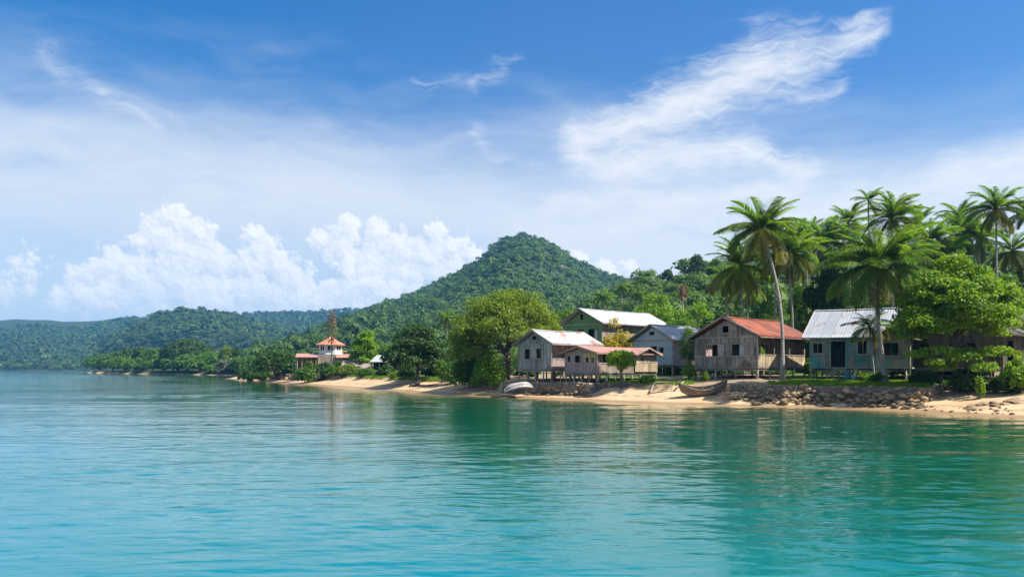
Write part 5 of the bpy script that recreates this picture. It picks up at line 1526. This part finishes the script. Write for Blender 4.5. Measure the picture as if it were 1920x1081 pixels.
def rock(px, Y, s, seed, label, group, name='boulder', sink=.35, zs=.7, dz=0.0, x=None):
    r = random.Random(seed); xx = gx(px, Y) if x is None else x
    o = bpy.data.objects.new(name, ROCKS[seed % len(ROCKS)]); COL.objects.link(o)
    sx, sy, sz = s * r.uniform(.8, 1.3), s * r.uniform(.7, 1.1), s * zs * r.uniform(.75, 1.2)
    o.scale = (sx, sy, sz); o.rotation_euler = (r.uniform(-.3, .3), r.uniform(-.3, .3), r.uniform(0, 6.3))
    o.location = (xx, Y, ground(xx, Y) + sz * (1 - 2 * sink) + dz)
    return tag(o, label, 'rock', group)
def rubble(n, px0, px1, s0, s1, label, group, seed, out=(.25, 2.0), pile=.5, gap=None):
    r = random.Random(seed)
    for i in range(n):
        px = r.uniform(px0, px1)
        ex, ey = ray_edge(px)
        q = r.random() ** 1.2; o = out[0] + (out[1] - out[0]) * q
        Y = ey - o; x = gx(px, Y)
        if shore_dist([x], [Y])[0] < .25: Y = ey - out[0] - .3; x = gx(px, Y)
        s = r.uniform(s0, s1) * (1.1 - .35 * q)
        rock(px, Y, s, seed * 31 + i, label, group, sink=.26, zs=.55, dz=max(0, pile * (1 - q * 1.5)) * r.random(), x=x)
rubble(210, 1412, 1742, .10, .36, 'grey-brown rock tumbled at the foot of the long sea wall', 'rocks along the long sea wall', 3, (.05, 2.4), 1.0)
rubble(26, 1352, 1410, .12, .30, 'small rock in the gap between the canoe and the long sea wall', 'rocks beside the canoe', 13, (.2, 1.6), .4)
rubble(80, 962, 1106, .14, .34, 'pale broken coral block heaped against the wall of the plank house', 'coral blocks of the plank house wall', 5, (.05, 1.7), .95)
rubble(16, 856, 925, .2, .42, 'dark rock at the foot of the shaded wall under the rain tree', 'rocks under the rain tree wall', 7, (.3, 2.2), .4)
rubble(26, 480, 566, .4, .95, 'brown boulder at the end of the left rock wall', 'boulders of the left point', 9, (.0, 2.0), .6)
rubble(14, 434, 480, .3, .7, 'low rock of the reef off the left point', 'reef rocks off the left point', 11, (-.5, 1.8), .1)
r_ = random.Random(77)
for i in range(34):                                   # small stones strewn on the cove sand
    px = r_.uniform(1735, 1900); Yw = H * F / (np.interp(px, [1700, 1800, 1920], [769, 776, 782]) - HY)
    rock(px, Yw + r_.uniform(.5, 2.4), r_.uniform(.06, .16), 400 + i, 'small dark stone on the sand of the right-hand cove', 'stones on the cove sand', name='stone', sink=.3, zs=.5)
for i in range(16):
    rock(r_.uniform(1815, 1925), 50.6 + r_.uniform(-.5, .9), r_.uniform(.25, .6), 600 + i, 'low dark rock of the patch lying on the sand at the right edge', 'low rock patch at the right edge', sink=.42, zs=.3)
rock(1470, 60.2, .5, 502, 'single weed-covered rock at the waterline below the wall', None, sink=.3)
rock(1418, 60.6, .42, 503, 'brown lump of rock at the left end of the long sea wall rubble', None, sink=.3)

# canoe drawn up on the sand -----------------------------------------
M['boat_wood'] = wood_mat('old_boat_planks', (.21, .155, .11), (.34, .255, .185), axis='x')
M['boat_white'] = plain('weathered_white_hull', (.42, .405, .385), .8, .35, 2.5, (.26, .24, .22))
def canoe(name, label, loc, rz, L, B, D, mat, rake=.5, tilt=0.0, sheer=.42, inv=False):
    t = thing(name, label, 'boat', loc, rz)
    nx, ns = 28, 7
    def section(u, k, inner=0.0):      # u along -1..1, k 0..1 keel to gunwale
        w = (1 - abs(u) ** 2.4) * B / 2; sh = sheer * abs(u) ** 2.2
        z0 = abs(u) ** 4 * D * .75; z1 = D + sh
        a = k * pi / 2
        return Vector((u * L / 2 * (1 + .06 * k * abs(u)), max(0, (w - inner)) * sin(a) ** .75, z0 + inner + (z1 - z0 - inner) * (1 - cos(a)) ** .85 if k > 0 else z0 + inner))
    V = []; Fq = []
    for inn in (0.0, .05):
        for i in range(nx + 1):
            u = -1 + 2 * i / nx
            for k in range(-ns, ns + 1):
                p = section(u, abs(k) / ns, inn); V.append((p.x, p.y * (1 if k >= 0 else -1), p.z))
    m = 2 * ns + 1; o = (nx + 1) * m
    for i in range(nx):
        for k in range(m - 1):
            a = i*m+k; Fq.append((a, a+1, a+m+1, a+m)); Fq.append((o+a, o+a+m, o+a+m+1, o+a+1))
        for k in (0, m - 1): Fq.append((i*m+k, (i+1)*m+k, o+(i+1)*m+k, o+i*m+k))
    h = link_mesh('hull', np_mesh('hull', np.array(V), np.array(Fq), True), mat, t)
    for sg in (-1, 1):
        mb = MB()
        pts = [(lambda p: (p.x, sg * (p.y + .02), p.z + .02))(section(-1 + 2*i/nx, 1)) for i in range(nx + 1)]
        mb.tube(pts, .045, 6); mb.build('gunwale', mat, t)
        mb = MB(); pts = [(lambda p: (p.x, sg * (p.y + .015), p.z))(section(-1 + 2*i/nx, .62)) for i in range(1, nx)]
        mb.tube(pts, .025, 5); mb.build('rubbing_strake', mat, t)
    for u in (-.5, 0, .45):
        p = section(u, .85); MB().box(p.x - .1, p.x + .1, -p.y + .02, p.y - .02, p.z, p.z + .035).build('thwart', mat, t)
    for u in (-1, 1):
        p = section(u, 1); q = section(u, 0); MB().tube([(q.x - u*.1, 0, q.z), (p.x, 0, (p.z+q.z)/2), (p.x + u*.06, 0, p.z + .12)], [.05, .06, .05], 6).build('stem_post', mat, t)
    return t
Y = 66.0; x = gx(1318, Y)
o = canoe('rowing_canoe', 'old brown wooden canoe drawn up on the sand below the brown house', (x, Y, ground(x, Y) - .06), radians(-7), 3.6, 1.1, .6, M['boat_wood'], sheer=.62)
o.rotation_euler = (radians(14), radians(-3), radians(-7))
Y = 78.6; x = gx(970, Y)
o = canoe('overturned_boat', 'weathered white boat hull lying tipped on the coral stones by the grey plank house', (x, Y, 1.45), radians(18), 2.7, 1.25, .52, M['boat_white'], sheer=.2)
o.rotation_euler = (radians(172), radians(-9), radians(14))

# wooden steps down to the sand --------------------------------------
def beach_steps():
    ex, ey = ray_edge(1236); x0, Y0 = gx(1236, ey), ey
    zb = ground(x0, Y0 - 2.6)
    t = thing('beach_steps', 'weathered wooden steps leading from the bank down to the sand', 'steps', (x0, Y0 - 2.6, zb))
    zs = []
    for i in range(5):
        y = .1 + i * .66; z = ground(x0 + .14 * i - .2, Y0 - 2.6 + y) - zb + .16 + .03 * i; zs.append((y, z))
        xo = .22 * i - .3
        MB().box(-.95 + xo, .95 + xo, y, y + .36, z - .09, z).build('tread', M['tan_wood'], t)
    for a in (-.9, .9):
        MB().bar((a - .34, -.15, zs[0][1] - .12), (a + .22 * 4 - .28, zs[-1][0] + .4, zs[-1][1] - .08), .08, .12).build('stringer', M['post_wood'], t)
beach_steps()

# driftwood, poles and brushwood -------------------------------------
def logs(name, label, px, Y, specs, cat='driftwood', mat='post_wood', part='log'):
    x = gx(px, Y); g = ground(x, Y); t = thing(name, label, cat, (x, Y, g))
    for (a, b, ra) in specs:
        A, B = Vector(a), Vector(b); m_ = A.lerp(B, .5) + Vector((0, 0, .05))
        MB().tube([A, m_, B], [ra * 1.1, ra, ra * .7], 7, jit=.12).build(part, M[mat], t)
    return t
r_ = random.Random(5)
logs('brushwood_pile', 'heap of pale sticks and driftwood between the canoe and the sea wall', 1380, 63.4,
     [((r_.uniform(-1.3, .2), r_.uniform(-.4, .4), r_.uniform(.05, .55)), (r_.uniform(-.1, 1.4), r_.uniform(-.4, .4), r_.uniform(.05, .5)), r_.uniform(.02, .05)) for _ in range(34)], 'brushwood', 'tan_wood', 'stick')
logs('driftwood_heap', 'dark driftwood stump and log on the sand left of the shaded wall', 795, 102,
     [((-1.6, 0, .15), (.4, .2, .2), .14), ((-.9, 0, .1), (-.7, .1, .95), .16), ((-1.3, 0, .1), (-.9, 0, .7), .13), ((-.5, 0, .1), (-.75, 0, .8), .12), ((.2, .3, .2), (2.6, .6, .35), .10), ((-1.9, 0, .05), (-1.5, .1, .4), .12)], mat='bark_dark')
logs('fallen_poles', 'loose poles lying in the grass beside the pale blue house', 1275, 76, [((-1.8, 0, .15), (1.0, .3, .5), .06), ((-1.4, -.3, .1), (1.3, .0, .32), .05), ((-1.0, .3, .1), (1.6, .2, .7), .06), ((-2.0, .5, .2), (.4, .2, .3), .045)], 'poles', 'tan_wood', 'pole')
logs('driftwood_log', 'thin dark log at the waterline below the coral-stone wall', 950, 79, [((-1.6, 0, .1), (.9, .1, .16), .09)], mat='bark_dark')
logs('leaning_plank', 'pale plank lying from the bank to the sand right of the wooden steps', 1268, 69.5, [((-.2, -.9, .1), (.9, 1.2, .62), .08)], 'plank')

# ------------------------------------------------------------------ far buildings by the point
def slab(mb, x0, x1, y0, y1, z0, z1, th=.12):      # sloping roof slab, z0 at y0 and z1 at y1
    mb.hull8([(x0,y0,z0),(x1,y0,z0),(x1,y1,z1),(x0,y1,z1),(x0,y0,z0+th),(x1,y0,z0+th),(x1,y1,z1+th),(x0,y1,z1+th)])
def tower_house():
    Y = 168; x = gx(620, Y); g = ground(x, Y); s = Y / F
    t = thing('tower_house', 'white house with an eight-sided lookout under a red pyramid roof', 'house', (x, Y, g), radians(12))
    zc = gz(665, Y) - g; ze = gz(645.5, Y) - g; za = gz(631, Y) - g
    def ngon(rad, z, n=8, ph=pi/8): return [(rad * cos(2*pi*k/n + ph), rad * sin(2*pi*k/n + ph), z) for k in range(n)]
    R = 23 * s; n = 8
    # lookout walls with an opening in each side
    mb = MB()
    for k in range(n):
        a, b = Vector(ngon(R, 0)[k]), Vector(ngon(R, 0)[(k+1) % n]); u = b - a; nn = Vector((u.y, -u.x, 0)).normalized()
        for (p, q, z0, z1) in ((0, 1, zc, zc + .95), (0, 1, ze - .35, ze), (0, .22, zc + .95, ze - .35), (.78, 1, zc + .95, ze - .35), (.47, .53, zc + .95, ze - .35)):
            A, B = a + u * p, a + u * q; I = -nn * .1
            mb.hull8([A + Vector((0,0,z0)), B + Vector((0,0,z0)), B - I*0 + nn*-.12 + Vector((0,0,z0)), A + nn*-.12 + Vector((0,0,z0)), A + Vector((0,0,z1)), B + Vector((0,0,z1)), B + nn*-.12 + Vector((0,0,z1)), A + nn*-.12 + Vector((0,0,z1))])
    mb.build('lookout_wall', M['white_wall'], t)
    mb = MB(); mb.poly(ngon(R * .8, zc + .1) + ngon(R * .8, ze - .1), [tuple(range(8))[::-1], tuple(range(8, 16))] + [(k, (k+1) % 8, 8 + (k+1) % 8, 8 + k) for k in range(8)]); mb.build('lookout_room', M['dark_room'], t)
    mb = MB(); r0, r1, r2 = ngon(29.5 * s, ze - .05), ngon(15 * s, ze + (za - ze) * .42), ngon(.25, za)
    lo = ngon(29.5 * s, ze - .17)
    V = r0 + r1 + r2 + lo; fs = []
    for k in range(8):
        j = (k+1) % 8; fs += [(k, j, 8+j, 8+k), (8+k, 8+j, 16+j, 16+k), (24+j, 24+k, k, j)][:3]
    fs += [tuple(range(16, 24)), tuple(range(24, 32))[::-1]]
    mb.poly(V, fs); rf = mb.build('lookout_roof', M['roof_tile'], t)
    MB().tube([(0, 0, za - .1), (0, 0, za + .35)], [.16, .05], 6).build('finial', M['roof_tile'], rf)
    # main body and wings
    MB().box(-R * .95, R * .95, -R * .9, R * .9, -.2, zc - .003).build('wall', M['side_wood'], t)
    for (x0, x1, y0, z) in ((-62 * s, -22 * s, -4.2, gz(668, Y) - g), (10 * s, 45 * s, -4.6, gz(668.5, Y) - g)):
        mb = MB(); slab(mb, x0, x1, y0, y0 + 4.5, z - .25, z + .5); mb.build('wing_roof', M['roof_pink'], t)
        for i in range(5):
            xx = x0 + .4 + (x1 - x0 - .8) * i / 4; MB().box(xx - .05, xx + .05, y0 + .3, y0 + .4, -.1, z - .12).build('veranda_post', M['post_wood'], t)
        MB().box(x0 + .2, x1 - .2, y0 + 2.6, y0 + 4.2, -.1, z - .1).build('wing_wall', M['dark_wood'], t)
    mb = MB()
    for k in (0, 6, 7):
        a, b = Vector(ngon(R + 1.0, zc + .75)[k]), Vector(ngon(R + 1.0, zc + .75)[(k+1) % 8])
        mb.bar(a, b, .08, .1)
        for q in (0, .33, .66, 1): p = a.lerp(b, q); mb.bar(p - Vector((0, 0, .85)), p, .06, .06, (0, 1, 0))
    mb.build('balcony_rail', M['yellow_wood'], t)
tower_house()
def hut(name, label, px, Y, wpx, eave, ridge, wall, roof, depth=3.5, rz=0.0, thatch=False, open_front=False):
    x = gx(px, Y); g = ground(x, Y); s = Y / F; w = wpx * s; ze, zr = gz(eave, Y) - g, gz(ridge, Y) - g
    t = thing(name, label, 'hut', (x, Y, g), rz)
    rnd = random.Random(int(px)); w2 = w / 2
    if not open_front:
        mb = MB(); planks(mb, lambda a, d, z: (-w2 + .3 + a, -d, z), w - .6, .15, ze + .05, [(w*.15, w*.15 + .8, .9, 1.6), (w*.55, w*.55 + .9, 0, 1.8)], (1.0,), rnd=rnd); mb.build('front_wall', wall, t)
    mb = MB(); mb.box(-w2 + .3, -w2 + .4, .06, depth, 0, ze); mb.box(w2 - .4, w2 - .3, .06, depth, 0, ze); mb.box(-w2 + .4, w2 - .4, depth - .1, depth, 0, ze); mb.build('side_wall', wall, t)
    for i in range(4):
        xx = -w2 + .2 + (w - .4) * i / 3; MB().tube([(xx, -.5, -.3), (xx, -.5, ze - .06)], .07, 6).build('veranda_post', M['post_wood'], t)
    mb = MB(); slab(mb, -w2, w2, -.8, depth / 2, ze - .1, zr); slab(mb, -w2, w2, depth + .6, depth / 2 + .002, ze - .1, zr)
    mb.build('roof', roof, t)
    return t
M['thatch'] = plain('grey_thatch', (.34, .27, .23), .95, .45, 7)
hut('thatched_shelter', 'low grey thatched shelter behind the left rock wall', 668, 148, 56, 686, 676, M['side_wood'], M['thatch'])
hut('thatched_shelter', 'second thatched shelter, just left of the purple-tinged bush', 698, 141, 42, 690, 682, M['pink_wood'], M['thatch'])
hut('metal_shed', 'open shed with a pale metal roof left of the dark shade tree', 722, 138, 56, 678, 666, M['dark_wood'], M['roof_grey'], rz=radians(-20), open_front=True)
hut('white_cottage', 'tiny pale-roofed cottage among the trees at the right end of the spit', 458, 345, 22, 681, 673, M['white_wall'], M['roof_white'], depth=5)

# ------------------------------------------------------------------ grass
def grass_patch(name, label, spots, seed, size=.22, mat='bright'):
    r = np.random.default_rng(seed); Ps = []
    for px0, px1, o0, o1, n in spots:
        pxs = r.uniform(px0, px1, n); e = np.array([ray_edge(p)[1] for p in np.linspace(px0, px1, 24)])
        Ye = np.interp(pxs, np.linspace(px0, px1, 24), e) + r.uniform(o0, o1, n)
        Ps.append(np.stack([(pxs - CX) / F * Ye, Ye], 1))
    P = np.concatenate(Ps); k = fbm(P[:, 0] / 1.6, P[:, 1] / 1.6, seed, 3) > -.28; P = P[k]
    z = land_h(P[:, 0], P[:, 1]); n = len(P)
    a = r.uniform(0, 2*pi, n); h = size * r.uniform(.5, 1.4, n); w = .035
    B = np.stack([P[:, 0], P[:, 1], z - .02], 1)
    dx = np.stack([np.cos(a) * w, np.sin(a) * w, np.zeros(n)], 1); tip = B + np.stack([r.normal(0, .3, n) * h, r.normal(0, .3, n) * h, h], 1)
    V = np.stack([B - dx, B + dx, tip], 1).reshape(-1, 3)
    o = link_mesh(name, np_mesh(name, V, np.arange(n * 3).reshape(-1, 3)), LM[mat]); tag(o, label, 'grass', None, 'stuff')
grass_patch('grass', 'short bright lawn grass above the sea wall', [(1480, 1745, .5, 7.5, 26000), (1440, 1490, 2.0, 6, 1800)], 3, .15)
grass_patch('grass', 'rough grass on the bank by the pink house and the steps', [(1128, 1300, .1, 3.6, 9000)], 4, .2)
grass_patch('grass', 'strip of grass under the beach trees', [(680, 945, .1, 5, 16000)], 5, .26)
grass_patch('grass', 'dark weeds on the bank of the right-hand cove', [(1768, 1940, .1, 5, 6000)], 6, .3, 'mid')
grass_patch('grass', 'grass on the low land behind the left rock wall', [(500, 680, .6, 8, 9000)], 7, .4, 'mid')

# ------------------------------------------------------------------ sea haze
def haze():
    mb = MB(); x0, x1, y0, y1, z0, z1 = -4200, 3600, -260, 4300, -14, 262
    me = mb.box(x0, x1, y0, y1, z0, z1).mesh('haze')
    m = bpy.data.materials.new('haze_air'); m.use_nodes = True; nt = m.node_tree
    nt.nodes.remove(nt.nodes['Principled BSDF'])
    v = nt.nodes.new('ShaderNodeVolumePrincipled')
    v.inputs['Color'].default_value = (.14, .50, 1.0, 1); v.inputs['Density'].default_value = HAZE; v.inputs['Anisotropy'].default_value = .1
    nt.links.new(v.outputs[0], nt.nodes['Material Output'].inputs['Volume'])
    o = link_mesh('haze', me, m); tag(o, 'thin blue sea haze over bay and hills', 'haze', None, 'stuff')
HAZE = .00015
haze()

# drum and bucket beside the front steps of the aqua house
def drum(px, Y, r0, h, mat, name, label, cat):
    x = gx(px, Y); g = ground(x, Y); t = thing(name, label, cat, (x, Y, g))
    mb = MB(); prof = [(0, .92), (.02, 1), (.3, 1), (.32, 1.04), (.36, 1.04), (.38, 1), (.64, 1), (.66, 1.04), (.7, 1.04), (.72, 1), (.97, 1), (1, .95)]
    mb.tube([(0, 0, h * a) for a, b in prof], [r0 * b for a, b in prof], 20); mb.build('body', mat, t)
    MB().tube([(0, 0, h), (0, 0, h + .02), (0, 0, h + .03)], [r0 * .9, r0 * .9, r0 * .5], 20).build('lid', mat, t)
M['teal_drum'] = plain('teal_plastic', (.05, .22, .26), .45, .25)
M['blue_drum'] = plain('pale_blue_plastic', (.30, .42, .50), .45, .2)
drum(1589, 66.8, .27, .78, M['teal_drum'], 'water_drum', 'teal water drum beside the front steps of the aqua house', 'drum')
drum(1600, 66.6, .16, .42, M['blue_drum'], 'bucket', 'small pale blue bucket next to the teal drum', 'bucket')
# ------------------------------------------------------------------ render settings
scene.view_settings.view_transform = 'Standard'
scene.view_settings.look = 'None'
scene.view_settings.exposure = 0.90
scene.view_settings.gamma = 1.0
cy = scene.cycles
cy.max_bounces = 6; cy.diffuse_bounces = 3; cy.glossy_bounces = 2; cy.transmission_bounces = 3
cy.transparent_max_bounces = 6; cy.volume_bounces = 0
cy.caustics_reflective = False; cy.caustics_refractive = False
cy.use_denoising = True
try: cy.denoiser = 'OPENIMAGEDENOISE'
except Exception: pass
cy.sample_clamp_indirect = 6.0
